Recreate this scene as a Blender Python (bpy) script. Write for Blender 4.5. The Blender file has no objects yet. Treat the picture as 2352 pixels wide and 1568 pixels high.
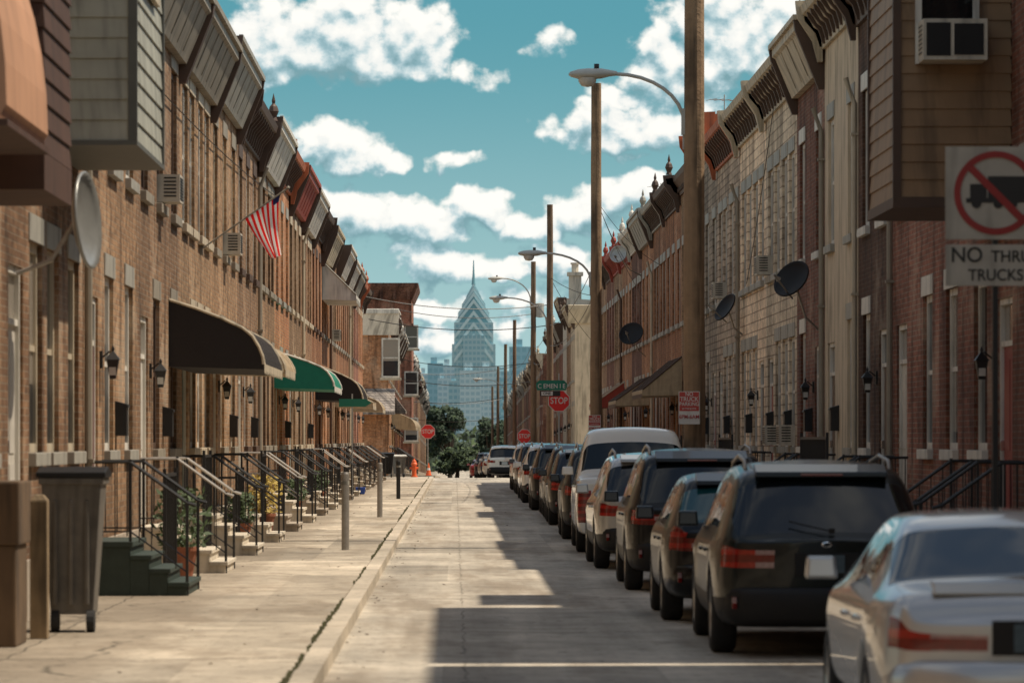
import bpy, bmesh, math, random
from mathutils import Vector, Matrix
R=random.Random(11)
S=bpy.context.scene
COL=S.collection
K=1.47
F=8820.0
CR=188.0
def prof(y):
    if y<CR: return 0.0
    if y<485: return -0.0109*(y-CR)
    return -0.0109*(485-CR)
# ---------------------------------------------------------------- nodes
class N:
    def __init__(s,nt): s.nt=nt; s.l=nt.links
    def new(s,t,**k):
        n=s.nt.nodes.new(t)
        for a,b in k.items(): setattr(n,a,b)
        return n
    def put(s,sock,v):
        if isinstance(v,bpy.types.NodeSocket): s.l.new(v,sock)
        elif v is not None: sock.default_value=v
    def m(s,op,a,b=None,c=None,clamp=False):
        n=s.new('ShaderNodeMath',operation=op,use_clamp=clamp)
        for i,v in enumerate((a,b,c)):
            if v is not None: s.put(n.inputs[i],v)
        return n.outputs[0]
    def vm(s,op,a,b=None):
        n=s.new('ShaderNodeVectorMath',operation=op)
        s.put(n.inputs[0],a)
        if b is not None: s.put(n.inputs[1],b)
        return n.outputs['Value'] if op in('DOT_PRODUCT','LENGTH') else n.outputs[0]
    def noise(s,vec,scale,detail=4,rough=.55,dim='3D'):
        n=s.new('ShaderNodeTexNoise',noise_dimensions=dim)
        if vec is not None: s.l.new(vec,n.inputs['Vector'])
        n.inputs['Scale'].default_value=scale; n.inputs['Detail'].default_value=detail; n.inputs['Roughness'].default_value=rough
        return n.outputs['Fac']
    def mix(s,f,a,b,bt='MIX'):
        n=s.new('ShaderNodeMix',data_type='RGBA',blend_type=bt)
        s.put(n.inputs[0],f)
        for k,v in ((6,a),(7,b)):
            if isinstance(v,(tuple,list)): v=(v[0],v[1],v[2],1)
            s.put(n.inputs[k],v)
        return n.outputs[2]
    def ss(s,v,a,b):
        n=s.new('ShaderNodeMapRange',interpolation_type='SMOOTHSTEP')
        s.put(n.inputs[0],v); n.inputs[1].default_value=a; n.inputs[2].default_value=b
        return n.outputs[0]
    def sep(s,v):
        n=s.new('ShaderNodeSeparateXYZ'); s.l.new(v,n.inputs[0]); return n.outputs
    def comb(s,x,y,z=0.0):
        n=s.new('ShaderNodeCombineXYZ'); s.put(n.inputs[0],x); s.put(n.inputs[1],y); s.put(n.inputs[2],z); return n.outputs[0]
    def bump(s,h,st,d=.02):
        n=s.new('ShaderNodeBump'); n.inputs['Strength'].default_value=st; n.inputs['Distance'].default_value=d
        s.l.new(h,n.inputs['Height']); return n.outputs[0]
def newmat(name):
    m=bpy.data.materials.new(name); m.use_nodes=True
    n=N(m.node_tree); b=m.node_tree.nodes['Principled BSDF']
    return m,n,b
def mat(name,c,rough=.6,metal=0,var=.25,scale=6,bump=0.0,coat=0,spec=.5,streak=0):
    m,n,b=newmat(name)
    tc=n.new('ShaderNodeTexCoord').outputs['Object']
    f=n.noise(tc,scale,3,.6)
    k=n.m('ADD',n.m('MULTIPLY',n.m('SUBTRACT',f,.5),var*2.2),1.0)
    if streak:
        x,y,z=n.sep(tc)
        sv=n.noise(n.comb(n.m('ADD',x,y),n.m('MULTIPLY',z,.12)),3.5,3,.65,'2D')
        k=n.m('MULTIPLY',k,n.m('SUBTRACT',1.0,n.m('MULTIPLY',n.ss(sv,.45,.72),streak)))
    col=n.mix(1.0,c,n.comb(k,k,k),'MULTIPLY')
    n.l.new(col,b.inputs['Base Color'])
    b.inputs['Roughness'].default_value=rough; b.inputs['Metallic'].default_value=metal
    b.inputs['Coat Weight'].default_value=coat; b.inputs['Specular IOR Level'].default_value=spec
    b.inputs['Coat Roughness'].default_value=.03
    if bump: n.l.new(n.bump(n.noise(tc,scale*4,2),bump,.02),b.inputs['Normal'])
    return m
def brick(name,c1,c2,mort,bw=.21,rh=.07,ms=.007,stain=.55,bias=0):
    m,n,b=newmat(name)
    tc=n.new('ShaderNodeTexCoord').outputs['Object']; x,y,z=n.sep(tc)
    v=n.comb(n.m('ADD',x,y),z)
    t=n.new('ShaderNodeTexBrick'); n.l.new(v,t.inputs['Vector'])
    for k,c in (('Color1',c1),('Color2',c2),('Mortar',mort)): t.inputs[k].default_value=(*c,1)
    t.inputs['Scale'].default_value=1; t.inputs['Brick Width'].default_value=bw; t.inputs['Row Height'].default_value=rh
    t.inputs['Mortar Size'].default_value=ms; t.inputs['Mortar Smooth'].default_value=.3; t.inputs['Bias'].default_value=bias
    big=n.noise(v,.5,4,.65,'2D')
    sv=n.noise(n.comb(n.m('ADD',x,y),n.m('MULTIPLY',z,.1)),2.2,3,.7,'2D')
    fine=n.noise(v,8,2,.6,'2D')
    k=n.m('ADD',.25,n.m('MULTIPLY',big,1.5))
    k=n.m('MULTIPLY',k,n.m('SUBTRACT',1.0,n.m('MULTIPLY',n.ss(sv,.46,.72),stain)))
    k=n.m('MULTIPLY',k,n.m('ADD',.5,n.m('MULTIPLY',fine,1.0)))
    oi=n.new('ShaderNodeObjectInfo').outputs['Random']
    k=n.m('MULTIPLY',k,n.m('ADD',.70,n.m('MULTIPLY',oi,.60)))
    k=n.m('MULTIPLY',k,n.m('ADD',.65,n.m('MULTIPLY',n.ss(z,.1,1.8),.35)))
    col=n.mix(1.0,t.outputs['Color'],n.comb(k,k,k),'MULTIPLY')
    hue=n.m('FRACT',n.m('MULTIPLY',oi,5.17))
    col=n.mix(n.m('MULTIPLY',hue,.35),col,n.mix(1.0,col,(1.10,.82,.68),'MULTIPLY'))
    bloom=n.m('MULTIPLY',n.ss(big,.54,.74),.42)
    col=n.mix(bloom,col,(.42,.35,.26))
    n.l.new(col,b.inputs['Base Color']); b.inputs['Roughness'].default_value=.88
    b.inputs['Specular IOR Level'].default_value=.25
    n.l.new(n.bump(n.m('MULTIPLY',t.outputs['Fac'],-1.0),.9,.014),b.inputs['Normal'])
    return m
def concrete(name,c,kind='walk'):
    m,n,b=newmat(name)
    p=n.new('ShaderNodeNewGeometry').outputs['Position']; x,y,z=n.sep(p)
    big=n.noise(p,.3,4,.6); mid=n.noise(p,2.2,4,.65); fine=n.noise(p,38,2,.7)
    k=n.m('ADD',.15,n.m('MULTIPLY',big,1.05)); k=n.m('MULTIPLY',k,n.m('ADD',.50,n.m('MULTIPLY',mid,1.0)))
    k=n.m('MULTIPLY',k,n.m('ADD',.7,n.m('MULTIPLY',fine,.6))); k=n.m('MULTIPLY',k,1.42)
    wob=n.m('MULTIPLY',n.m('SUBTRACT',n.noise(p,1.7,3,.7),.5),.22)
    lines=None
    def line(coord,spacing,off,w,wb):
        t=n.m('ADD',coord,off)
        if wb: t=n.m('ADD',t,wb)
        t=n.m('PINGPONG',t,spacing/2)
        return n.m('SUBTRACT',1.0,n.ss(t,w*.4,w))
    if kind=='walk':
        l1=line(y,6.2,.7,.035,n.m('MULTIPLY',wob,.9)); l3=line(x,3.0,.55,.016,n.m('MULTIPLY',wob,.7))
        vo=n.new('ShaderNodeTexVoronoi',feature='DISTANCE_TO_EDGE'); vo.inputs['Scale'].default_value=.35
        n.l.new(n.vm('ADD',p,n.comb(n.m('MULTIPLY',wob,3),n.m('MULTIPLY',wob,-2.5))),vo.inputs['Vector'])
        cr=n.m('MULTIPLY',n.m('SUBTRACT',1.0,n.ss(vo.outputs['Distance'],.004,.016)),n.ss(big,.44,.54))
        lines=n.m('MAXIMUM',n.m('MAXIMUM',l1,l3),cr)
        sx=n.m('FLOOR',n.m('DIVIDE',n.m('ADD',y,.7),6.2)); sy=n.m('FLOOR',n.m('DIVIDE',n.m('ADD',x,.55),1.5))
        wn=n.new('ShaderNodeTexWhiteNoise',noise_dimensions='2D'); n.l.new(n.comb(sx,sy),wn.inputs['Vector'])
        k=n.m('MULTIPLY',k,n.m('ADD',.76,n.m('MULTIPLY',wn.outputs['Value'],.42)))
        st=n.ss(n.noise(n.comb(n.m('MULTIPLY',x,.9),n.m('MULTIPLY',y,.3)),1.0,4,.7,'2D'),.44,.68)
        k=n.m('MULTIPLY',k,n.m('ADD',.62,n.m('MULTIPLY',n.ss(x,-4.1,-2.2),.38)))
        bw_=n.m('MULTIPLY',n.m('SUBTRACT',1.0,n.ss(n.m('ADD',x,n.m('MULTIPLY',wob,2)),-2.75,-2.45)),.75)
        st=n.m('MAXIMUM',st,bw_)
    elif kind=='road':
        l1=n.m('MULTIPLY',line(x,100,-.08,.014,n.m('MULTIPLY',wob,.7)),n.ss(n.noise(p,.6,2,.6),.38,.55)); l2=line(y,19.0,1.0,.05,n.m('MULTIPLY',wob,2)); l3=line(y,25.4,6.0,.05,n.m('MULTIPLY',wob,6))
        l4=line(y,43.0,11.0,.035,n.m('MULTIPLY',wob,9))
        lines=n.m('MULTIPLY',n.m('MAXIMUM',l1,n.m('MAXIMUM',l2,n.m('MAXIMUM',l3,l4))),.75)
        tr=n.noise(n.comb(n.m('MULTIPLY',x,1.6),n.m('MULTIPLY',y,.04)),1.3,3,.6,'2D')
        k=n.m('MULTIPLY',k,n.m('ADD',.62,n.m('MULTIPLY',tr,.76)))
        wn=n.new('ShaderNodeTexWhiteNoise',noise_dimensions='2D'); n.l.new(n.comb(n.m('FLOOR',n.m('DIVIDE',n.m('ADD',x,.1),1.75)),n.m('FLOOR',n.m('DIVIDE',y,6.3))),wn.inputs['Vector'])
        k=n.m('MULTIPLY',k,n.m('SUBTRACT',1.0,n.m('MULTIPLY',n.m('GREATER_THAN',wn.outputs['Value'],.84),.22)))
        st=n.ss(n.noise(n.comb(n.m('MULTIPLY',x,.8),n.m('MULTIPLY',y,.12)),1.0,4,.7,'2D'),.46,.70)
    else: st=n.ss(mid,.5,.8)
    spot=n.m('SUBTRACT',1.0,n.m('MULTIPLY',n.ss(n.noise(p,7,2,.7),.58,.70),.5))
    k=n.m('MULTIPLY',k,spot)
    col=n.mix(1.0,c,n.comb(k,k,k),'MULTIPLY')
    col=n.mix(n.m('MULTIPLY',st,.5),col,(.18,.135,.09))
    if lines is not None: col=n.mix(n.m('MULTIPLY',lines,.75),col,(.05,.043,.03))
    n.l.new(col,b.inputs['Base Color']); b.inputs['Roughness'].default_value=.85; b.inputs['Specular IOR Level'].default_value=.3
    n.l.new(n.bump(n.noise(p,9,4,.7),.6,.03),b.inputs['Normal'])
    return m
def glassmat(name,c=(.02,.025,.03),rough=.05,blind=0,spec=.8):
    m,n,b=newmat(name)
    b.inputs['Base Color'].default_value=(*c,1); b.inputs['Roughness'].default_value=rough
    b.inputs['Specular IOR Level'].default_value=spec
    tc=n.new('ShaderNodeTexCoord').outputs['Object']
    if blind:
        x,y,z=n.sep(tc); oi=n.new('ShaderNodeObjectInfo').outputs['Random']
        on=n.m('GREATER_THAN',oi,.5); hgt=n.m('GREATER_THAN',z,n.m('MULTIPLY',n.m('FRACT',n.m('MULTIPLY',oi,7.3)),1.7))
        sl=n.m('ADD',.75,n.m('MULTIPLY',n.m('PINGPONG',z,.025),10))
        cc=n.mix(1.0,(.34,.30,.25),n.comb(sl,sl,sl),'MULTIPLY')
        n.l.new(n.mix(n.m('MULTIPLY',on,hgt),c,cc),b.inputs['Base Color'])
    n.l.new(n.bump(n.noise(tc,2.2,1),.05,.05),b.inputs['Normal'])
    return m
M={}
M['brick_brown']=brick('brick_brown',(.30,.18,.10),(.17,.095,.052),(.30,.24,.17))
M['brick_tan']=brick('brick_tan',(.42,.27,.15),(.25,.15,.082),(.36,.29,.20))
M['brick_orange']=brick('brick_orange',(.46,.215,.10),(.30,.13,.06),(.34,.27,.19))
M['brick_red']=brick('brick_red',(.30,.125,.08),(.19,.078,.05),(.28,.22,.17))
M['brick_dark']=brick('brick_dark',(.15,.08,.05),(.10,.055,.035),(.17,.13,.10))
M['stone_cream']=brick('stone_cream',(.76,.65,.48),(.58,.48,.35),(.36,.28,.20),bw=.5,rh=.2,ms=.014,stain=.45)
M['stone_grey']=brick('stone_grey',(.52,.44,.34),(.31,.26,.20),(.22,.18,.13),bw=.42,rh=.17,ms=.018,stain=.4)
M['stucco']=mat('stucco',(.58,.47,.33),.9,var=.25,scale=1.5,bump=.3,streak=.4)
M['stucco_white']=mat('stucco_white',(.60,.54,.44),.9,var=.2,scale=1.5,bump=.3,streak=.45)
M['trim_white']=mat('trim_white',(.66,.62,.54),.6,var=.3,scale=2,streak=.5)
M['trim_cream']=mat('trim_cream',(.50,.42,.30),.65,var=.3,scale=2,streak=.5)
M['trim_taupe']=mat('trim_taupe',(.27,.235,.18),.65,var=.3,scale=2,streak=.5)
M['trim_brown']=mat('trim_brown',(.08,.045,.028),.6,var=.3,scale=3)
M['trim_orange']=mat('trim_orange',(.46,.13,.05),.65,var=.25,scale=3,streak=.45)
M['trim_red']=mat('trim_red',(.34,.06,.035),.6,var=.25,scale=3,streak=.35)
M['trim_grey']=mat('trim_grey',(.34,.32,.27),.6,var=.3,scale=2,streak=.5)
M['marble']=mat('marble_step',(.60,.53,.42),.75,var=.35,scale=5,bump=.2,streak=.4)
M['conc_step']=mat('concrete_step',(.40,.335,.26),.85,var=.35,scale=5,bump=.3,streak=.4)
M['green_wood']=mat('green_painted_wood',(.03,.045,.034),.7,var=.35,scale=7,bump=.2)
M['iron']=mat('black_iron',(.014,.013,.012),.45,var=.3,scale=12)
M['iron_l']=mat('worn_metal',(.36,.33,.29),.45,metal=.5,var=.3,scale=12)
M['alu']=mat('galvanised_metal',(.42,.41,.38),.4,metal=.5,var=.3,scale=8)
M['glass']=glassmat('window_glass',blind=1)
M['carglass']=glassmat('car_glass',(.006,.008,.009),.02,spec=.5)
M['carglass2']=glassmat('tinted_car_glass',(.012,.07,.08),.02)
M['gloss']=mat('gloss_black_trim',(.01,.01,.01),.15,var=.1,coat=.5)
M['black']=mat('black_plastic',(.012,.011,.011),.5,var=.2,spec=.3)
M['rubber']=mat('tyre_rubber',(.02,.019,.018),.85,var=.3,scale=9,bump=.2)
M['rim']=mat('alloy_rim',(.4,.39,.37),.3,metal=.8,var=.15)
def tailmat():
    m,n,b=newmat('tail_light_lens'); tc=n.new('ShaderNodeTexCoord').outputs['Object']; x,y,z=n.sep(tc)
    f=n.noise(tc,26,2,.6); f2=n.ss(n.m('PINGPONG',n.m('ADD',z,.035),.055),.028,.036)
    c=n.mix(f2,(.15,.006,.005),(.34,.012,.008)); ax=n.m('ABSOLUTE',x)
    band=n.m('MULTIPLY',n.m('GREATER_THAN',.60,ax),f2)
    c=n.mix(n.m('MULTIPLY',band,.75),c,(.34,.29,.27))
    k=n.m('ADD',.5,n.m('MULTIPLY',f,1.0)); c=n.mix(1.0,c,n.comb(k,k,k),'MULTIPLY')
    n.l.new(c,b.inputs['Base Color']); b.inputs['Roughness'].default_value=.12; b.inputs['Coat Weight'].default_value=.4
    return m
M['tail']=tailmat()
M['chrome']=mat('chrome',(.75,.75,.75),.15,metal=1,var=.05)
M['plate']=mat('plate_white',(.42,.44,.42),.4,var=.4,scale=30)
M['plate_d']=mat('plate_shaded',(.07,.10,.12),.4,var=.4,scale=30,spec=.2)  # plate darkened for shaded car backs; the shade is in the colour
M['wood']=mat('weathered_pole_wood',(.27,.175,.10),.9,var=.35,scale=4,bump=.6,streak=.6)
M['wood_d']=mat('brown_pole_wood',(.20,.13,.078),.9,var=.3,scale=5,bump=.6,streak=.5)
M['siding_grey']=mat('grey_siding',(.36,.355,.29),.6,var=.25,scale=2,streak=.35)
M['siding_brown']=mat('brown_siding',(.28,.17,.085),.6,var=.25,scale=2,streak=.35)
M['copper']=mat('faded_red_hood',(.50,.265,.15),.7,var=.35,scale=.8,streak=.15)
M['rust']=mat('rusty_brown',(.075,.034,.019),.75,var=.4,scale=2,streak=.3)
M['tanpost']=mat('weathered_tan_timber',(.27,.19,.105),.85,var=.55,scale=3,streak=.6,bump=.4)
M['brownbox']=mat('brown_box_paint',(.12,.075,.04),.8,var=.6,scale=2,streak=.6)
M['roof']=mat('roof_felt',(.05,.048,.045),.9)
M['door_brown']=mat('brown_door',(.09,.05,.03),.5); M['door_white']=mat('white_door',(.55,.51,.44),.5)
M['door_red']=mat('red_door',(.25,.04,.03),.5); M['door_green']=mat('green_door',(.03,.08,.06),.5)
M['canvas_black']=mat('black_canvas',(.018,.013,.011),.8,var=.2); M['canvas_green']=mat('green_canvas',(.01,.20,.13),.75,var=.2)
M['canvas_tan']=mat('tan_canvas',(.46,.35,.22),.8,var=.25,streak=.35); M['canvas_red']=mat('red_canvas',(.30,.05,.03),.8,var=.2)
M['shingle']=brick('grey_shingle',(.30,.27,.24),(.19,.175,.16),(.09,.08,.08),bw=.3,rh=.13,ms=.012)
M['sign_red']=mat('sign_red',(.78,.02,.015),.4,var=.1,scale=3); M['sign_white']=mat('sign_white',(.70,.66,.60),.45,var=.15,scale=3,streak=.15)
M['sign_dull']=mat('weathered_shaded_sign_white',(.44,.40,.33),.5,var=.3,scale=3,streak=.3)  # sign white dimmed as if in shade; the streaks are weathering
M['sign_green']=mat('sign_green',(.005,.18,.11),.4,var=.08); M['sign_black']=mat('sign_black',(.02,.018,.016),.5)
M['sign_brick']=mat('faded_sign_red',(.50,.06,.045),.5,var=.1); M['sign_ring']=mat('worn_sign_red',(.30,.025,.02),.5,var=.15)
M['lamp_grey']=mat('lamp_grey',(.42,.41,.36),.45,var=.12); M['lens']=mat('lamp_lens',(.55,.53,.47),.2)
M['ac']=mat('ac_white',(.52,.47,.38),.55,var=.25,scale=6,streak=.4)
M['bin_grey']=mat('bin_grey',(.13,.115,.095),.6,var=.5,streak=.5); M['orange']=mat('hydrant_orange',(.75,.13,.03),.5)
M['terracotta']=mat('terracotta',(.28,.10,.05),.8)
M['plant']=mat('leaf_green',(.05,.08,.025),.7,var=.5,scale=9); M['plant_y']=mat('leaf_yellow',(.42,.30,.06),.7,var=.4,scale=9)
M['bluetarp']=mat('blue_plastic',(.02,.08,.4),.5)
M['road']=concrete('road_concrete',(.44,.39,.315),'road')
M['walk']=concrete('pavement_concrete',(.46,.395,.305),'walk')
M['kerb']=concrete('kerb_stone',(.48,.415,.325),'plain')
M['gnd']=mat('ground_dirt',(.12,.11,.08),.95,var=.3,scale=.4)
M['weed']=mat('joint_weeds',(.06,.06,.022),.95,var=.5,scale=12)
# ---------------------------------------------------------------- mesh builder
class MB:
    def __init__(s): s.v=[]; s.f=[]; s.mi=[]
    def add(s,vs,fs,mi=0):
        o=len(s.v); s.v+= [tuple(a) for a in vs]; s.f+=[tuple(i+o for i in f) for f in fs]; s.mi+=[mi]*len(fs); return s
    def quad(s,a,b,c,d,mi=0): return s.add([a,b,c,d],[(0,1,2,3)],mi)
    def box(s,x0,x1,y0,y1,z0,z1,mi=0):
        v=[(x,y,z) for z in(z0,z1) for x,y in((x0,y0),(x1,y0),(x1,y1),(x0,y1))]
        return s.add(v,[(0,3,2,1),(4,5,6,7),(0,1,5,4),(1,2,6,5),(2,3,7,6),(3,0,4,7)],mi)
    def frus(s,x0,x1,y0,y1,z0,z1,e0,e1,mi=0):
        v=[(x0-e0,y0-e0,z0),(x1+e0,y0-e0,z0),(x1+e0,y1+e0,z0),(x0-e0,y1+e0,z0),(x0-e1,y0-e1,z1),(x1+e1,y0-e1,z1),(x1+e1,y1+e1,z1),(x0-e1,y1+e1,z1)]
        return s.add(v,[(0,3,2,1),(4,5,6,7),(0,1,5,4),(1,2,6,5),(2,3,7,6),(3,0,4,7)],mi)
    def prism(s,pr,a0,a1,axis='y',mi=0):
        n=len(pr)
        def P(p,a): return (p[0],a,p[1]) if axis=='y' else ((a,p[0],p[1]) if axis=='x' else (p[0],p[1],a))
        v=[P(p,a0) for p in pr]+[P(p,a1) for p in pr]
        f=[tuple(range(n)),tuple(range(2*n-1,n-1,-1))]+[(i,i+n,(i+1)%n+n,(i+1)%n) for i in range(n)]
        return s.add(v,f,mi)
    def tube(s,pts,r,n=8,mi=0,cap=True):
        pts=[Vector(p) for p in pts]; rs=r if isinstance(r,(list,tuple)) else [r]*len(pts)
        v=[];f=[]
        for i,p in enumerate(pts):
            d=(pts[min(i+1,len(pts)-1)]-pts[max(i-1,0)]).normalized()
            a=Vector((1,0,0)) if abs(d.z)>=.99 else Vector((0,0,1)).cross(d).normalized()
            b=d.cross(a)
            for k in range(n):
                t=2*math.pi*k/n; v.append(p+(a*math.cos(t)+b*math.sin(t))*rs[i])
        for i in range(len(pts)-1):
            for k in range(n): f.append((i*n+k,i*n+(k+1)%n,(i+1)*n+(k+1)%n,(i+1)*n+k))
        if cap: f.append(tuple(range(n-1,-1,-1))); f.append(tuple((len(pts)-1)*n+k for k in range(n)))
        return s.add(v,f,mi)
    def lathe(s,c,pr,n=12,mi=0,M3=None):
        v=[];f=[];c=Vector(c)
        for r,h in pr:
            for k in range(n):
                t=2*math.pi*k/n; q=Vector((r*math.cos(t),r*math.sin(t),h))
                if M3: q=M3@q
                v.append(c+q)
        for i in range(len(pr)-1):
            for k in range(n): f.append((i*n+k,i*n+(k+1)%n,(i+1)*n+(k+1)%n,(i+1)*n+k))
        return s.add(v,f,mi)
    def mesh(s,name,mats,smooth=False,fix=False,bevel=0):
        me=bpy.data.meshes.new(name); me.from_pydata(s.v,[],s.f)
        for m in mats: me.materials.append(M[m] if isinstance(m,str) else m)
        me.polygons.foreach_set('material_index',s.mi)
        if fix or bevel:
            bm=bmesh.new(); bm.from_mesh(me)
            if fix: bmesh.ops.recalc_face_normals(bm,faces=bm.faces)
            if bevel: bmesh.ops.bevel(bm,geom=list(bm.edges),offset=bevel,segments=2,affect='EDGES',profile=.6)
            bm.to_mesh(me); bm.free()
        if smooth: me.polygons.foreach_set('use_smooth',[True]*len(me.polygons))
        me.update(); return me
def obj(name,me,parent=None,loc=(0,0,0),rz=0,label=None,cat=None,group=None,kind=None,rot=None):
    o=bpy.data.objects.new(name,me); COL.objects.link(o); o.location=loc
    o.rotation_euler=rot if rot else (0,0,rz)
    if parent: o.parent=parent
    if label: o['label']=label
    if cat: o['category']=cat
    if group: o['group']=group
    if kind: o['kind']=kind
    return o
def thing(name,label,cat,loc,rz=0,group=None): return obj(name,None,None,loc,rz,label,cat,group)
def textmesh(txt,size,m,ext=.002,sx=1.0):
    c=bpy.data.curves.new('t','FONT'); c.body=txt; c.size=size; c.align_x='CENTER'; c.align_y='CENTER'; c.extrude=ext; c.offset=size*.012
    o=bpy.data.objects.new('t',c); COL.objects.link(o); bpy.context.view_layer.update()
    me=bpy.data.meshes.new_from_object(o.evaluated_get(bpy.context.evaluated_depsgraph_get()))
    bpy.data.objects.remove(o); me.transform(Matrix.Rotation(math.pi/2,4,'X')@Matrix.Diagonal((sx,1,1,1)))
    me.materials.clear(); me.materials.append(M[m]); return me
# ---------------------------------------------------------------- ground
YS=[-60,0,60,CR,230,300,380,485,900]
def strip(name,x0,x1,ys,dz,m,label):
    b=MB()
    for a,c in zip(ys[:-1],ys[1:]):
        b.quad((x0,a,prof(a)+dz),(x1,a,prof(a)+dz),(x1,c,prof(c)+dz),(x0,c,prof(c)+dz))
    return obj(name,b.mesh(name,[m]),None,label=label,kind='structure',cat='ground')
strip('ground',-9000,9000,[-300,0,60,CR,230,300,380,485,900,3000,22000],-.008,'gnd','bare dusty ground around the street')
LC,RC=-1.01,4.05; LF,RF=-4.1,6.3
strip('road',LC,RC,YS,0,'road','worn concrete roadway of a narrow one-way street')
b=MB()
for x0,x1 in((-60,LC),(RC,60)):
    b.quad((x0,181,0),(x1,181,0),(x1,CR,0),(x0,CR,0)); b.quad((x0,CR,0),(x1,CR,0),(x1,196,prof(196)),(x0,196,prof(196)))
obj('cross_street_road',b.mesh('cross_street_road',['road']),label='side street crossing between the two blocks',kind='structure',cat='road')
def walk(xa,xb,kx0,kx1,y0,y1):
    b=MB(); k=MB()
    ys=[y for y in YS if y0<y<y1]; ys=[y0]+ys+[y1]
    for a,c in zip(ys[:-1],ys[1:]):
        za,zc=prof(a),prof(c)
        for mb,x0,x1,h in((b,xa,xb,.126),(k,kx0,kx1,.135)):
            v=[(x0,a,za-.005),(x1,a,za-.005),(x1,c,zc-.005),(x0,c,zc-.005),(x0,a,za+h),(x1,a,za+h),(x1,c,zc+h),(x0,c,zc+h)]
            mb.add(v,[(4,5,6,7),(0,1,5,4),(1,2,6,5),(2,3,7,6),(3,0,4,7)])
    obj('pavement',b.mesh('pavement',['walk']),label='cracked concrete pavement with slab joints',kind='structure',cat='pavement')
    obj('kerb',k.mesh('kerb',['kerb']),label='pale stone kerb beside the road',kind='structure',cat='kerb')
for y0,y1 in((-40,181),(196,243),(252,620)):
    walk(-30 if y0>120 else LF-.3,LC-.20,LC-.185,LC,y0,y1)
    walk(RC+.20,RF+.3 if y0<120 else 30,RC,RC+.185,y0,y1)
b=MB()
for i in range(1100):
    y=25+R.random()**1.4*150
    if math.sin(y*.55)+math.sin(y*.21+1)<R.uniform(-1.0,1.4): continue
    x=LC-.19+R.uniform(-.012,.012); h=R.uniform(.01,.05)
    b.quad((x-.010,y,.126),(x+.012,y+R.uniform(.02,.2),.126),(x+.012,y+.05,.13+h),(x-.012,y,.13+h))
obj('kerb_weeds',b.mesh('kerb_weeds',['weed']),label='weeds growing in the joint behind the kerb',cat='weeds',kind='stuff')
b=MB()
for i in range(420):
    y=26+R.random()*130; x=R.choice([LC+R.uniform(.02,.4),LC+R.uniform(.02,.2),LC+R.uniform(.02,.1),R.uniform(LC,1.5),LC-R.uniform(.3,2.4)]); z=.004 if x>LC else .13
    r=R.uniform(.006,.026); a=R.random()*3
    b.add([(x+r*math.cos(a+t),y+r*math.sin(a+t)*1.4,z+(r*.5 if t>3 else .001)) for t in(0,1.6,3.1,4.7)],[(0,1,2,3)],R.choice([0,1,1]))
obj('street_litter',b.mesh('street_litter',['trim_cream','trim_brown']),label='scattered leaves and scraps along the kerb',cat='litter',kind='stuff')
# ---------------------------------------------------------------- house parts (local: x out, y along, z up)
cache={}
def cm(key,fn):
    if key not in cache: cache[key]=fn()
    return cache[key]
def window_m(w,h,fr):
    b=MB(); t=.09; x=-.1
    b.box(x,x+.05,0,t,0,h); b.box(x,x+.05,w-t,w,0,h); b.box(x,x+.05,t,w-t,0,t); b.box(x,x+.05,t,w-t,h-t,h)
    b.box(x-.01,x+.035,t,w-t,h*.5-.03,h*.5+.03)
    return b.mesh('window_frame',[fr])
def glass_m(w,h):
    return MB().quad((-.085,.05,.05),(-.085,w-.05,.05),(-.085,w-.05,h-.05),(-.085,.05,h-.05)).mesh('glass',['glass'])
def add_window(h,y,z,w,hh,fr,sl,lint=True):
    o=obj('window',cm(('w',w,hh,fr),lambda:window_m(w,hh,fr)),h,(0,y,z))
    obj('glass',cm(('g',w,hh),lambda:glass_m(w,hh)),o)
    obj('sill',cm(('s',w,sl),lambda:MB().box(-.1,.08,-.08,w+.08,-.13,0.0).mesh('sill',[sl],bevel=.008)),o)
    obj('lintel',cm(('l',w,sl),lambda:MB().box(-.02,.018,-.1,w+.1,0,.26).mesh('lintel',[sl],bevel=.004)),o,(0,0,hh))
    return o
def ac_m():
    b=MB(); b.box(-.05,.30,0,.6,0,.38,0)
    for i in range(8): b.box(.30,.308,.05,.55,.04+i*.04,.06+i*.04,1)
    for i in range(6): b.box(.08,.25,-.006,0,.07+i*.05,.09+i*.05,1); b.box(.08,.25,.60,.606,.07+i*.05,.09+i*.05,1)
    return b.mesh('air_conditioner',['ac','black'])
def add_ac(h,y,z): obj('air_conditioner',cm('ac',ac_m),h,(0,y,z))
def door_m(w,hh,m):
    b=MB(); b.box(-.11,-.07,.07,w-.07,0,hh*.8,0)
    for y0,y1 in((.15,w/2-.04),(w/2+.04,w-.15)):
        for z0,z1 in((.15,.9),(1.0,hh*.8-.15)): b.box(-.07,-.06,y0,y1,z0,z1,0)
    b.box(-.1,-.03,0,.07,0,hh,1); b.box(-.1,-.03,w-.07,w,0,hh,1); b.box(-.1,-.03,.07,w-.07,hh-.07,hh,1); b.box(-.1,-.04,.07,w-.07,hh*.8,hh*.8+.06,1)
    b.box(-.09,-.08,.07,w-.07,hh*.8+.06,hh-.07,2)
    return b.mesh('door',[m,'trim_white','glass'])
def handle_m(): return MB().box(-.06,-.01,0,.03,0,.12).mesh('handle',['chrome'],bevel=.006)
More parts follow.
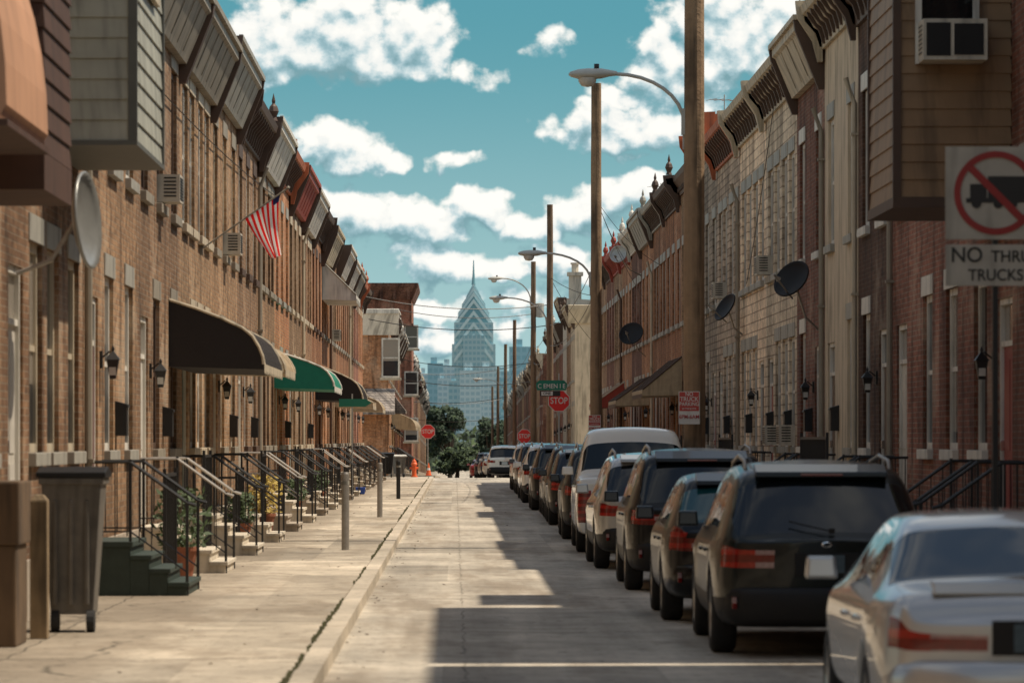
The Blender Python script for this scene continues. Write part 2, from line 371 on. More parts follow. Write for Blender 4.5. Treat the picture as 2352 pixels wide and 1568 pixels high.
def lantern_m():
    b=MB(); b.box(0,.03,-.05,.05,0,.2); b.tube([(0.02,0,.12),(.12,0,.2),(.15,0,.14)],.012,6)
    b.frus(.1,.2,-.05,.05,-.12,.1,-.015,.02); b.frus(.1,.2,-.05,.05,.1,.2,.035,-.04); b.lathe((.15,0,.2),[(.015,0),(.02,.03),(0.001,.07)],6)
    b.box(.11,.19,-.056,.056,-.08,.06,1)
    return b.mesh('wall_lantern',['iron','lens'])
SW=1.9
def stoop_m(m,w=SW,n=3,land=.50,tr=.21,hh=.60):
    b=MB(); r=hh/(n+1)
    b.box(.003,land,0,w,.0,hh-.06); b.box(.003,land+.03,-.03,w+.03,hh-.06,hh)
    for i in range(n):
        z=hh-r*(i+1); x0=land+tr*i
        b.box(x0+.001,x0+tr,0,w,0,z-.05); b.box(x0+.002,x0+tr+.03,-.03,w+.03,z-.05,z)
    return b.mesh('front_steps',[m],bevel=.006)
def rail_m(n=3,land=.50,tr=.21,hh=.60,light=False,thin=False):
    b=MB(); H=.88; xe=land+tr*n; r=hh/(n+1)
    def top(x): return hh+H if x<land else hh+H-(x-land)/(xe-land)*(hh-r)
    def bot(x): return hh+.06 if x<land else max(.15,hh+.06-(x-land)/(xe-land)*(hh-r))
    mi=1 if light else 0
    b.tube([(.02,0,top(0)),(land,0,top(land)),(xe,0,top(xe)),(xe+.1,0,top(xe)-.03)],.022,6,mi)
    if not thin: b.tube([(.02,0,bot(0)+.05),(land,0,bot(land)+.05),(xe,0,bot(xe)+.05)],.010,5)
    x=.06
    while x<xe-.03 and not thin:
        b.box(x-.006,x+.006,-.006,.006,bot(x),top(x)); x+=.135
    if thin: b.tube([(.02,0,top(0)-.4),(land,0,top(land)-.4),(xe,0,top(xe)-.4)],.012,5,mi)
    for x in(land,xe): b.box(x-.016,x+.016,-.016,.016,0 if x>=xe else hh,top(x)+.03)
    return b.mesh('railing',['iron','iron_l'])
def cornice_m(w,kind,m,m2='trim_brown',fin=True):
    b=MB(); e=.004
    if kind=='slant':
        b.prism([(e,-.92),(.12,-.92),(.15,-.84),(.42,-.20),(.48,-.16),(.48,-.02),(e,.06)],.22,w-.22)
        k=int(w/1.1)
        for i in range(1,k):
            y=.3+i*(w-.6)/k; b.prism([(.15,-.84),(.162,-.85),(.436,-.205),(.42,-.20)],y,y+.03,mi=0)
        for y in(.06,w-.14):
            b.prism([(e,-1.20),(.10,-1.20),(.20,-.95),(.50,-.2),(.54,0.05),(e,.05)],y-.05,y+.09,mi=1)
        b.box(.47,.54,.02,w-.02,-.02,.07,0)
    elif kind=='bracket':
        b.prism([(e,-.74),(.06,-.74),(.08,-.45),(.2,-.38),(.30,-.20),(.40,-.16),(.44,-.02),(e,.05)],.0,w)
        n=int(w/.6)
        for i in range(n+1):
            y=.04+i*(w-.16)/n; b.prism([(.05,-.70),(.1,-.70),(.17,-.48),(.35,-.27),(.37,-.18),(.05,-.18)],y,y+.1,mi=1)
        for y in(.0,w-.14):
            b.prism([(.05,-.95),(.13,-.95),(.22,-.6),(.48,-.2),(.51,.08),(.05,.10)],y,y+.14)
            if fin: b.lathe((.34,y+.07,.1),[(.09,0),(.06,.08),(.11,.2),(.08,.3),(.03,.36),(.04,.42),(.001,.58)],8)
    else:
        b.prism([(e,-.5),(.05,-.5),(.08,-.3),(.22,-.12),(.25,.02),(e,.05)],0,w)
        n=int(w/.35)
        for i in range(n): b.box(.05,.12,.1+i*w/n,.2+i*w/n,-.42,-.3,0)
    return b.mesh('cornice',[m,m2],fix=True)
houses=[]
def house(side,y0,w,h,wall,cor='slant',corm='trim_white',cor2='trim_brown',doorm='door_brown',frame='trim_white',sill='trim_grey',
          stoop='marble',rail=True,flip=False,ac=(),lamp=True,depth=9,label=None,x=None,light=0,group='row houses lining the street',base=True,lay=0,fin=True):
    zb=prof(y0+w/2)+(.126)
    X=(LF if side<0 else RF) if x is None else x
    loc=(X,y0,zb) if side<0 else (X,y0+w,zb)
    hs=thing('row_house',label or 'two-storey row house',"house",loc,0 if side<0 else math.pi,group)
    houses.append((side,y0,y0+w,hs))
    hh=h; dw=1.2; da=.55 if not flip else w-.55-dw
    dz=.60; dh=2.75
    wg=1.15 if w>6 else 1.0
    ops=[(da,da+dw,dz,dz+dh)]
    gx=([2.6,w-.7-wg] if lay==0 else [2.3,3.9,w-.5-wg]) if w>6 else [w-.7-wg]
    if flip: gx=[w-g-wg for g in gx]
    for g in gx: ops.append((g,g+wg,1.6,3.65))
    wu=1.12 if w>6 else 1.0
    ux=([.6,w/2-wu/2,w-.6-wu] if lay==0 else [.55,2.1,w-2.1-wu,w-.55-wu]) if w>6 else [.6,w-.6-wu]
    nu=len(ops)
    for g in ux: ops.append((g,g+wu,4.98,7.1))
    b=MB()
    ya=sorted({0,w}|{o[0] for o in ops}|{o[1] for o in ops}); za=sorted({-.2,hh}|{o[2] for o in ops}|{o[3] for o in ops})
    for a,c in zip(ya[:-1],ya[1:]):
        for d,e in zip(za[:-1],za[1:]):
            if any(o[0]<=a+1e-6 and c<=o[1]+1e-6 and o[2]<=d+1e-6 and e<=o[3]+1e-6 for o in ops): continue
            b.quad((0,a,d),(0,c,d),(0,c,e),(0,a,e))
    for a,c,d,e in ops:
        k=-.14
        b.quad((0,a,d),(0,a,e),(k,a,e),(k,a,d)); b.quad((0,c,d),(k,c,d),(k,c,e),(0,c,e))
        b.quad((0,a,d),(k,a,d),(k,c,d),(0,c,d)); b.quad((0,a,e),(0,c,e),(k,c,e),(k,a,e))
        b.quad((k,a,d),(k,c,d),(k,c,e),(k,a,e),1)
    b.quad((0,0,-.2),(0,0,hh),(-depth,0,hh-.6),(-depth,0,-.2)); b.quad((0,w,-.2),(-depth,w,-.2),(-depth,w,hh-.6),(0,w,hh))
    b.quad((-depth,0,-.2),(-depth,0,hh-.6),(-depth,w,hh-.6),(-depth,w,-.2))
    b.quad((0,0,hh),(0,w,hh),(-depth,w,hh-.6),(-depth,0,hh-.6),2)
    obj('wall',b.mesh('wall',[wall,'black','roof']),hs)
    if cor: obj('cornice',cm(('c',round(w,2),cor,corm,cor2,fin),lambda:cornice_m(w,cor,corm,cor2,fin)),hs,(0,0,hh))
    d=obj('door',cm(('d',dw,dh,doorm),lambda:door_m(dw,dh,doorm)),hs,(0,da,dz)); obj('handle',cm('hn',handle_m),d,(0,.14,1.0))
    for i,o in enumerate(ops[1:]):
        add_window(hs,o[0],o[2],round(o[1]-o[0],3),round(o[3]-o[2],3),frame,sill)
    for i in ac:
        o=ops[nu+i]; add_ac(hs,o[0]+.24,o[2]+.03)
    if base:
        a1=da-.05; a2=da+dw+.05
        obj('plinth',cm(('pl1',round(a1,2)),lambda:MB().box(.003,.035,.02,a1,-.1,.58).mesh('plinth',['conc_step'],bevel=.005)),hs)
        obj('plinth',cm(('pl2',round(a2,2),round(w,2)),lambda:MB().box(.003,.035,a2,w-.02,-.1,.58).mesh('plinth',['conc_step'],bevel=.005)),hs)
    if stoop:
        st=obj('front_steps',cm(('st',stoop),lambda:stoop_m(stoop)),hs,(0,da-.35,0))
        if rail:
            for yy in(.05,SW-.05): obj('railing',cm(('r',light),lambda:rail_m(light=light in(1,2),thin=light>=2)),st,(0,yy,0))
    if lamp: obj('wall_lantern',cm('ln',lantern_m),hs,(0,da+dw+.25 if not flip else da-.25,2.55))
    return hs
WL={'brick_brown':'brown brick','brick_tan':'tan brick','brick_orange':'orange brick','brick_red':'red brick','brick_dark':'dark brick','stone_cream':'cream stone-faced','stone_grey':'grey stone-faced','stucco':'beige stucco','stucco_white':'white stucco'}
CL={'trim_white':'white','trim_brown':'brown','trim_orange':'orange','trim_red':'red','trim_cream':'cream','trim_grey':'grey','trim_taupe':'taupe'}
def lab(w,c): return 'two-storey %s row house with %s cornice'%(WL[w],CL[c])
left=[
 (18.6,5.0,'brick_tan','bracket','trim_brown',None,()),
 (23.6,5.2,'brick_brown','bracket','trim_brown',None,()),
 (28.8,4.9,'brick_tan','bracket','trim_brown','green_wood',()),
 (33.7,5.2,'brick_brown','slant','trim_taupe','marble',(1,)),
 (38.9,5.0,'brick_tan','slant','trim_taupe','marble',()),
 (43.9,5.2,'brick_tan','slant','trim_grey','marble',(1,)),
 (49.1,5.1,'brick_brown','bracket','trim_brown','conc_step',()),
 (54.2,5.2,'brick_tan','slant','trim_white','marble',()),
 (59.4,5.1,'brick_orange','bracket','trim_orange','conc_step',()),
 (64.5,5.2,'brick_tan','slant','trim_red','marble',()),
 (69.7,5.1,'brick_brown','slant','trim_white','marble',()),
 (74.8,5.2,'brick_orange','bracket','trim_brown','conc_step',()),
 (80.0,5.1,'brick_orange','slant','trim_cream','marble',()),
 (85.1,5.2,'brick_brown','plain','trim_cream','conc_step',(1,)),
 (90.3,5.1,'brick_orange','slant','trim_white','marble',()),
 (95.4,5.2,'brick_orange','slant','trim_white','conc_step',()),
 (100.6,5.1,'brick_tan','slant','trim_grey','marble',()),
 (105.7,5.2,'brick_red','bracket','trim_orange','conc_step',()),
 (110.9,5.1,'brick_orange','bracket','trim_brown','conc_step',()),
]
for i,(y0,w,wl,co,cmn,stp,ac) in enumerate(left):
    house(-1,y0*K,w*K-.004,8.35+R.uniform(-.2,.2),wl,co,cmn,'trim_brown',('door_brown','door_white','door_red','door_white','door_green')[i%5],
      ('trim_white','trim_cream','trim_white','trim_brown')[i%4],R.choice(['trim_grey','trim_taupe','trim_brown','trim_cream']),stp,True,False,ac,label=lab(wl,cmn),light=(3,0,0,1,0,3,2)[i%7],lamp=i%3!=1,lay=(i%3==1),fin=(i in(6,17)))
right=[
 (14.0,7.7,'brick_dark','plain','trim_cream',11.2,()),
 (21.95,7.2,'brick_red','plain','trim_cream',11.2,()),
 (29.15,4.85,'brick_red','plain','trim_brown',8.7,()),
 (34.0,3.6,'brick_red','plain','trim_brown',8.7,()),
 (37.6,3.2,'brick_dark','bracket','trim_brown',8.9,()),
 (40.8,3.7,'stucco','bracket','trim_cream',9.1,()),
 (44.5,3.6,'brick_red','slant','trim_cream',8.9,()),
 (48.1,4.8,'stone_cream','bracket','trim_cream',8.9,(0,)),
 (52.9,4.8,'stone_cream','bracket','trim_cream',8.9,()),
 (57.7,5.0,'stone_grey','bracket','trim_orange',8.9,(1,)),
 (62.7,5.0,'stone_grey','bracket','trim_orange',9.5,()),
 (67.7,5.0,'brick_tan','plain','trim_brown',9.0,()),
 (72.7,5.1,'brick_orange','bracket','trim_brown',9.0,()),
 (77.8,5.1,'brick_orange','bracket','trim_grey',9.0,()),
 (82.9,5.1,'brick_orange','slant','trim_grey',9.0,()),
 (88.0,5.1,'brick_red','bracket','trim_white',9.0,()),
 (93.1,5.1,'brick_orange','bracket','trim_red',8.9,()),
 (98.2,5.1,'brick_tan','bracket','trim_red',8.9,()),
 (103.3,5.1,'brick_red','bracket','trim_brown',8.9,()),
 (108.4,5.1,'brick_tan','plain','trim_brown',8.8,()),
]
for i,(y0,w,wl,co,cmn,hh,ac) in enumerate(right):
    house(1,y0*K,w*K-.004,hh,wl,co,cmn,'trim_brown' if cmn not in('trim_red','trim_white') else cmn,R.choice(['door_brown','door_white','door_red']),
      'trim_white','trim_white' if i in(2,3,4,6) else 'trim_grey','conc_step',True,i%2==0,ac,label=lab(wl,cmn),lamp=(i%2==0),lay=1 if 7<=i<=9 else (i%2),fin=(i>11))
for k in range(3):  # out-of-view street continuation, put in to dim light and car reflections
    for sd in(-1,1): house(sd,-27+k*15.5 if sd<0 else -26+k*15.4,15.0,8.6,'brick_red' if sd>0 else 'brick_tan','plain','trim_brown',label='unseen wide brown-trimmed brick house added to dim light and reflections',rail=False,lamp=False,stoop=None,base=False)
house(-1,135*K,6.0*K,8.6,'brick_orange','slant','trim_white',x=-3.45,label='orange brick corner house with white cornice and shingled pent roof',stoop='conc_step')
yy=141*K
for i in range(6):
    wl=R.choice(['brick_orange','brick_red','brick_tan']); c=R.choice(['trim_white','trim_cream','trim_brown','trim_white'])
    house(-1,yy,4.2*K,8.4,wl,R.choice(['slant','slant','bracket']),c,x=-3.45,label=lab(wl,c)); yy+=4.2*K
yy=135*K
for i in range(7):
    wl=['stucco','brick_tan','stucco_white','brick_red','brick_tan','brick_red','brick_orange'][i]; c=R.choice(['trim_white','trim_cream','trim_brown','trim_grey'])
    house(1,yy,5*K,[8.8,9.0,9.9,8.8,9,8.8,9][i],wl,R.choice(['slant','bracket']),c,label=lab(wl,c),x=6.2,rail=False); yy+=5*K
for side,x,ys in((-1,-3.3,range(188,300,7)),(1,6.0,range(178,300,7))):
    for k,y in enumerate(ys):
        wl=R.choice(['brick_red','brick_tan','brick_brown','brick_dark']); c=R.choice(['trim_white','trim_cream','trim_brown','trim_grey'])
        house(side,y*K,6.9*K,8.3+R.uniform(-.5,.8),wl,'bracket',c,label=lab(wl,c),x=x,rail=False,lamp=False,stoop=None)
def house_at(side,y):
    best=min((h for h in houses if h[0]==side),key=lambda h:abs((h[1]+h[2])/2-y)); return best[3]
def attach(name,me,side,w,rz=0):
    p=house_at(side,w[1]); r=p.rotation_euler[2]
    v=Matrix.Rotation(-r,3,'Z')@(Vector(w)-Vector(p.location))
    return obj(name,me,p,v,rz)
ch=house_at(-1,138*K)
b=MB(); b.prism([(-.003,-1.3),(-.14,-1.3),(-.5,-.25),(-.6,-.2),(-.6,.02),(-.003,.06)],-8,.55,axis='x')
obj('side_cornice',b.mesh('side_cornice',['trim_white'],fix=True),ch,(0,0,8.6))
b=MB(); b.prism([(-.01,4.55),(-1.25,3.35),(-1.25,3.2),(-.01,3.2)],-5,.35,axis='x',mi=0)
obj('pent_roof',b.mesh('pent_roof',['shingle'],fix=True),ch)
b=MB(); b.prism([(.01,4.55),(.9,3.4),(.9,3.25),(.01,3.25)],.05,4,axis='y',mi=0)
obj('pent_roof',b.mesh('pent_roof',['shingle'],fix=True),ch)
def sidewin(p,x,z,rz=-math.pi/2,y=-.115,h=2.05):
    o=obj('window',cm(('w',.95,h,'trim_white'),lambda:window_m(.95,h,'trim_white')),p,(x,y,z),rz); obj('glass',cm(('g',.95,h),lambda:glass_m(.95,h)),o)
    obj('sill',cm(('s',.95,'trim_cream'),lambda:MB().box(-.1,.08,-.08,1.03,-.13,0.0).mesh('sill',['trim_cream'],bevel=.008)),o)
for x in(-.35,-2.6,-5): sidewin(ch,x,5.1)
rh=house_at(1,138*K)
for x in(-.3,-2.2): sidewin(rh,x-.95,5.1,math.pi/2,5*7.35/5+.115)
b=MB(); b.prism([(.003,-.9),(.10,-.9),(.4,-.2),(.45,.02),(.003,.06)],-8,.35,axis='x')
obj('side_cornice',b.mesh('side_cornice',['trim_cream'],fix=True),rh,(0,5*K,8.8))
t=thing('corner_building','tall three-storey brick corner building with flared parapet','building',(-2.9,175*K,prof(175*K)))
b=MB(); b.box(-9,0,0,12,0,12.0); b.box(-9.1,.12,-.12,12.1,10.2,10.4)
obj('wall',b.mesh('wall',['brick_red']),t)
b=MB(); b.frus(-9,0,0,12,12.0,12.9,.05,.45); b.box(-9.45,.45,-.45,12.45,12.9,13.1)
for i in range(10): b.box(-.12-.9*i-.2,-.12-.9*i,-.35,0,12.0,12.7)
obj('parapet',b.mesh('parapet',['brick_red']),t)
for z in(2.5,5.6,8.7):
    for x in(-.5,-1.9,-3.6): sidewin(t,x,z,h=1.6)
t=thing('chimney_stack','white rendered chimney stack on a rooftop','chimney',(6.85,149*K,9))
obj('stack',MB().box(-.35,.35,-.4,.4,0,2.2).box(-.45,.45,-.5,.5,2.2,2.4).lathe((0,0,2.4),[(.2,0),(.2,.45),(.26,.45),(.26,.55),(.001,.55)],10).mesh('stack',['stucco_white']),t)
# ---------------------------------------------------------------- bays
def siding(b,x0,x1,y0,y1,z0,z1,st=.2,mi=0):
    n=max(1,round((z1-z0)/st)); d=(z1-z0)/n
    for i in range(n): b.frus(x0,x1,y0,y1,z0+i*d,z0+(i+1)*d,.022,.002,mi)
def bay(side,ya,yb,out,z0,z1,m,trim='trim_brown',bt=.12):
    X=LF if side<0 else RF
    w=yb-ya; anchor=(X,ya if side<0 else yb,z0)
    b=MB(); siding(b,.01,out,0,w,0,z1-z0); b.box(.0,out+.04,-.04,w+.04,-bt,-.002,1); b.box(.0,out+.08,-.08,w+.08,z1-z0,z1-z0+.2,1)
    for yy in(0,w): b.box(out-.05,out+.04,yy-.04,yy+.04,0,z1-z0,1)
    return attach('bay_window',b.mesh('bay_window',[m,trim]),side,anchor)
def bwin(parent,x,y,z,w,h,rz,frame='trim_white'):
    b=MB(); t=.07
    b.box(0,.05,0,t,0,h); b.box(0,.05,w-t,w,0,h); b.box(0,.05,t,w-t,0,t); b.box(0,.05,t,w-t,h-t,h); b.box(0,.04,t,w-t,h*.5-.03,h*.5+.03)
    o=obj('window',b.mesh('window_frame',[frame]),parent,(x,y,z),rz)
    obj('glass',MB().quad((.015,t,t),(.015,w-t,t),(.015,w-t,h-t),(.015,t,h-t)).mesh('glass',['carglass']),o); return o
M['trim_dark']=mat('dark_grey_trim',(.10,.10,.085),.6,var=.2)
o=bay(-1,26.0*K,28.4*K,.90,4.83,8.3,'siding_grey','trim_dark',.05)
bwin(o,.925,.9,1.6,1.6,1.7,0,'trim_cream')
o=bay(1,29.6*K,31.4*K,1.3,4.6,8.2,'siding_brown')
wd=1.8*K
q=bwin(o,1.09,wd+.03,1.50,.72,1.9,math.pi/2)
b=MB(); b.box(0,.5,0,.72,0,.46,0); b.box(.5,.508,.34,.68,.05,.41,1); b.box(.5,.506,.03,.31,.04,.42,1)
for i in range(7): b.box(.1,.42,-.006,0,.08+i*.05,.105+i*.05,1)
a=obj('air_conditioner',b.mesh('air_conditioner',['ac','black'],bevel=.004),q,(.02,.03,0))
b=MB(); siding(b,.01,.80,0,2.1,0,3.6,mi=0); b.box(0,.82,-.04,2.14,-.3,-.002,0)
attach('bay_window',b.mesh('bay_window',['rust']),-1,(LF,20.9*K,4.15))
pr=[(0,0),(.9,.0),(.92,.06)]+[(.95*math.cos(t*math.pi/20),.1+2.0*math.sin(t*math.pi/20)) for t in range(0,11)]
b=MB(); b.prism(pr,0,2.8,mi=0); b.box(.0,.96,-.03,2.83,-.05,-.003,1)
attach('window_hood',b.mesh('window_hood',['copper','rust'],fix=True),-1,(LF-.06,18.7*K,4.15))
def dish(side,w,r,az,el,col,arm,label,recv=True):
    c=Vector(w); t=thing('satellite_dish',label,'satellite dish',arm,0,'satellite dishes on the houses')
    ax=Vector((math.cos(el)*math.cos(az),math.cos(el)*math.sin(az),math.sin(el)))
    Mq=ax.to_track_quat('Z','Y').to_matrix(); rel=c-Vector(arm)
    b=MB(); b.lathe(rel,[(.001,-.24*r)]+[(r*k/8,-.24*r*(1-(k/8)**2)) for k in range(1,9)]+[(r*1.0,.02),(r*.97,.03)]+[(r*k/8,.02-.24*r*(1-(k/8)**2)) for k in range(7,0,-1)]+[(.001,.02-.24*r)],24,0,Mq)
    obj('reflector',b.mesh('reflector',[col],smooth=True),t)
    b=MB(); b.tube([(0,0,0),(rel.x*.5,rel.y*.5,rel.z*.25),rel-ax*.24*r],.022,7)
    obj('mounting_arm',b.mesh('mounting_arm',['iron_l']),t)
    if recv:
        tip=rel+ax*r*1.5+Vector((0,0,-r*.6)); b=MB(); b.tube([rel-Vector((0,0,r*.9))-ax*.03,tip,tip-ax*.14],[.016,.016,.05],8)
        obj('receiver_arm',b.mesh('receiver_arm',['iron_l']),t)
rd=math.radians
dish(1,(5.80,45*K,4.62),.36,rd(225),rd(30),'black',(6.3,45.2*K,3.75),'black satellite dish on a bracket on a beige wall')
dish(1,(5.90,57*K,4.74),.34,rd(205),rd(30),'black',(6.3,57.2*K,4.15),'black satellite dish bracketed to a stone house front')
dish(1,(5.8,86*K,5.35),.42,rd(248),rd(30),'black',(6.3,86.2*K,4.6),'black satellite dish on an orange brick house')
dish(1,(5.5,88*K,8.1),.30,rd(250),rd(15),'alu',(6.3,88.3*K,7.4),'grey satellite dish high on a brick wall')
M['dish_grey']=mat('dish_grey',(.28,.28,.26),.35,metal=.4,var=.25)
dish(-1,(-3.44,24.4*K,3.9),.46,rd(-9),rd(4),'dish_grey',(-4.1,24.4*K,3.4),'large silver satellite dish on a bracket by a door',False)
# awnings -----------------------------------------------------
def awning(side,y0,L,zt,zb,out,m,curved=True,trim='trim_cream',x=None):
    X=(LF if side<0 else RF) if x is None else x
    H=zt-zb
    if curved: pr=[(out*a,H*c) for a,c in((0,1),(.28,.87),(.55,.72),(.78,.56),(.88,.44),(.95,.27),(.99,.12),(1,0))]
    else: pr=[(0,H),(out,0.12)]
    ps=[(.0,H)]+pr[1:]+[(out,-.06 if curved else -.05),(.0,-.02)]
    b=MB(); b.prism([(x_+.003,z) for x_,z in ps],0,L)
    o=attach('awning',b.mesh('awning',[m],fix=True),side,(X,y0 if side<0 else y0+L,zb))
    t=MB()
    for yy in(-.012,L-.008): t.tube([(x_+.003,yy+.01,z+.01) for x_,z in pr],.026,6)
    n=max(4,int(L/.16))
    v=[];f=[]
    for i in range(n*4+1):
        yy=i*L/(n*4); dd=.07+.06*abs(math.sin(i*math.pi/4)); v+=[(out+.012,yy,.02),(out+.012,yy,-dd)]
    for i in range(n*4): f.append((2*i,2*i+2,2*i+3,2*i+1))
    t.add(v,f)
    obj('awning_trim',t.mesh('awning_trim',[trim]),o)
    r=MB(); k=int(L/.45)
    if curved:
        for i in range(1,k):
            yy=i*L/k; r.tube([(x_+.003,yy,z+.002) for x_,z in pr],.008,4)
    else:
        for i in range(k+1):
            yy=i*(L-.06)/k; r.prism([(.0,H+.025),(out,.145),(out,.125),(.0,H+.003)],yy,yy+.06)
    obj('awning_ribs',r.mesh('awning_ribs',[trim if not curved else m],fix=True),o)
awning(-1,37.4*K,3.9*K,3.85,2.92,1.36,'canvas_black')
awning(-1,43.0*K,2.6*K,3.7,3.0,1.3,'canvas_tan')
awning(-1,59.2*K,3.8*K,3.85,3.05,1.36,'canvas_green',trim='trim_white')
awning(-1,77.0*K,4.2*K,4.05,3.05,1.38,'canvas_black')
awning(-1,89*K,3.6*K,3.7,3.0,1.3,'canvas_tan',False)
awning(-1,101*K,3.6*K,3.7,3.0,1.3,'canvas_tan')
awning(-1,80.6*K,3.4*K,7.35,6.2,1.05,'trim_white',False,'trim_grey')
awning(1,72.5*K,4.2*K,4.15,3.12,1.1,'canvas_tan',False,'trim_brown')
awning(1,84.5*K,4.0*K,3.9,3.0,1.1,'canvas_tan',False,'trim_brown')
awning(1,97*K,4.0*K,4.0,3.1,1.1,'canvas_red',False,'trim_cream')
for y in(143,148,154,160): awning(-1,y*K,3.2*K,3.4,2.5,1.3,'canvas_tan',x=-3.45)
for y in(31.5,36.6,47.5,52.5,63,73):
    b=MB(); b.box(.003,.14,0,.26,0,.34); b.prism([(.003,.34),(.16,.34),(.15,.38),(.003,.42)],-.01,.27)
    attach('mailbox',cm('mb',lambda:b.mesh('mailbox',['iron'],fix=True)),-1,(LF,y*K,1.9))
for y in(43,46.2,49,51.8,55.5,60,65): attach('mailbox',cache['mb'],1,(RF,y*K,2.0))
for y in(48.8,51.0): attach('air_conditioner',cm('ac',ac_m),1,(RF,y*K,1.75))
for side,ys in((-1,(28.8,54.2,69.7,85.1,100.6)),(1,(37.5,40.8,44.5,57.7,67.7,82.9,98.2))):
    X=LF if side<0 else RF
    for y in ys:
        b=MB(); b.tube([(.06,0,.1),(.06,0,7.0),(.2,0,7.4)],.045,8)
        for z in(1.5,4,6.5): b.box(.003,.12,-.07,.07,z,z+.04)
        attach('downpipe',b.mesh('downpipe',[R.choice(['trim_brown','trim_taupe','trim_cream'])]),side,(X,y*K,0.1))
def fence(side,y0,L,out,z0=.126,h=1.0):
    X=LF+out if side<0 else RF-out
    b=MB(); n=int(L/.13)
    for i in range(n+1): b.box(-.007,.007,i*L/n-.007,i*L/n+.007,.05,h)
    b.box(-.014,.014,0,L,h-.02,h+.02); b.box(-.01,.01,0,L,.1,.125)
    for yy in(0,L): b.box(-.02,.02,yy-.02,yy+.02,0,h+.08)
    obj('iron_fence',b.mesh('iron_fence',['iron']),None,(X,y0,z0),0,'black iron railing panel in front of a house','railing','railings along the house fronts')
for y,L,h_ in((31.3,1.8,1.3),(36.2,1.4,1.5),(41.6,1.9,1.2),(47.0,1.3,1.45),(51.8,2,1.3),(57,1.4,1.5),(62,1.6,1.3),(68,1.6,1.4),(73,1.6,1.4),(78,1.6,1.3),(84,1.6,1.4),(93,1.6,1.4)): fence(-1,y*K,L,.62,.126,h_)
for y,L in((36.5,4.0),(49,3.5),(60,3.5)): fence(1,y*K,L,1.1,.126,1.75)
def pot(x,y,m,h,r,label):
    t=thing('potted_plant',label,'plant',(x,y,.13),0,'potted plants by the front steps')
    b=MB(); b.lathe((0,0,0),[(.001,0),(.13,0),(.19,.32),(.21,.32),(.21,.37),(.17,.37),(.001,.34)],12); obj('pot',b.mesh('pot',['terracotta']),t)
    b=MB()
    for i in range(420):
        a=R.random()*6.28; rr=r*R.random()**.6; z=.36+h*R.random(); rr*=1.1-.5*abs((z-.36)/h-.45)
        c=Vector((rr*math.cos(a),rr*math.sin(a),z)); d=Vector((R.gauss(0,1),R.gauss(0,1),R.gauss(0,.8))).normalized(); e=d.orthogonal().normalized(); s=R.uniform(.02,.05)
        b.quad(c-d*s*1.6,c-e*s*.6,c+d*s*1.6,c+e*s*.6)
    for i in range(7):
        a=i; b.tube([(0,0,.3),(.3*r*math.cos(a),.3*r*math.sin(a),.36+h*.5),(.8*r*math.cos(a),.8*r*math.sin(a),.36+h*.85)],.006,4)
    obj('foliage',b.mesh('foliage',[m]),t)
pot(-3.45,48.6,'plant',.75,.36,'bushy green plant in a terracotta pot beside marble steps')
pot(-3.5,62.4,'plant',.5,.26,'green plant in a terracotta pot between railings')
pot(-3.5,70.6,'plant_y',.7,.34,'yellow flowering plant in a terracotta pot')
pot(-3.6,85.5,'plant',.5,.28,'green plant in a terracotta pot by railings')
pot(-3.6,101,'plant',.55,.28,'green plant in a terracotta pot by railings')
# ---------------------------------------------------------------- bins, posts, bollards, hydrant
def wheelie(x,y,s,body,rz,label,lidm='black'):
    t=thing('wheelie_bin',label,'bin',(x,y,.126),rz,'rubbish bins on the pavement')
    b=MB(); b.frus(-.25,.25,-.28,.28,.16,1.1*s,-.06,.02); b.box(-.29,.29,-.32,.32,1.06*s,1.1*s+.01)
    for xx in(-.14,.0,.14): b.box(xx-.02,xx+.02,-.30,-.25,.25,.95*s)
    obj('body',b.mesh('body',[body],bevel=.012),t)
    b=MB(); b.prism([(-.33,1.1*s+.012),(.33,1.1*s+.012),(.33,1.1*s+.05),(0,1.1*s+.11),(-.33,1.1*s+.06)],-.31,.31,axis='x'); b.tube([(-.25,.36,1.07*s),(.25,.36,1.07*s)],.018,6)
    obj('lid',b.mesh('lid',[lidm],fix=True,bevel=.008),t)
    for xx in(-.15,.17):
        b=MB(); b.tube([(xx-.035,-.2,.1),(xx+.035,-.2,.1)],.1,14); obj('wheel',b.mesh('wheel',['rubber']),t)
wheelie(-3.44,23.6*K,1.25,'bin_grey',0.0,'grey plastic wheeled bin with black lid by a doorway')
wheelie(-3.1,120.5*K,.95,'black',0,'black wheeled bin on the street corner'); wheelie(-2.6,121.2*K,.85,'bin_grey',.3,'grey wheeled bin on the street corner','trim_white')
obj('wooden_post',MB().box(-.075,.075,-.085,.085,0,1.2).frus(-.075,.075,-.085,.085,1.2,1.25,0,-.04).mesh('wooden_post',['tanpost'],bevel=.01),None,(-3.61,22.7*K,.126),0,'weathered tan timber post beside a wheeled bin','post')
obj('masonry_block',MB().box(-.25,.25,-.4,.4,0,.85).box(-.28,.28,-.43,.43,.85,1.38).mesh('masonry_block',['brownbox'],bevel=.02),None,(-3.90,22.0*K,.126),0,'dark brown painted box beside a doorway','box')
def bollard(x,y,h,m,r,label):
    b=MB(); b.tube([(0,0,0),(0,0,h-.03),(0,0,h)],[r,r,r*.8],14); b.tube([(0,0,h-.2),(0,0,h-.14)],r*1.04,14,1)
    obj('bollard',b.mesh('bollard',[m,'trim_grey']),None,(x,y,.126),0,label,'bollard','bollards along the pavement')
bollard(-1.72,41*K,1.22,'iron_l',.06,'weathered grey metal bollard on the pavement'); bollard(-1.68,58.4*K,1.22,'iron_l',.06,'weathered grey metal bollard on the pavement'); bollard(-1.66,76.6*K,1.12,'iron',.06,'black metal bollard on the pavement')
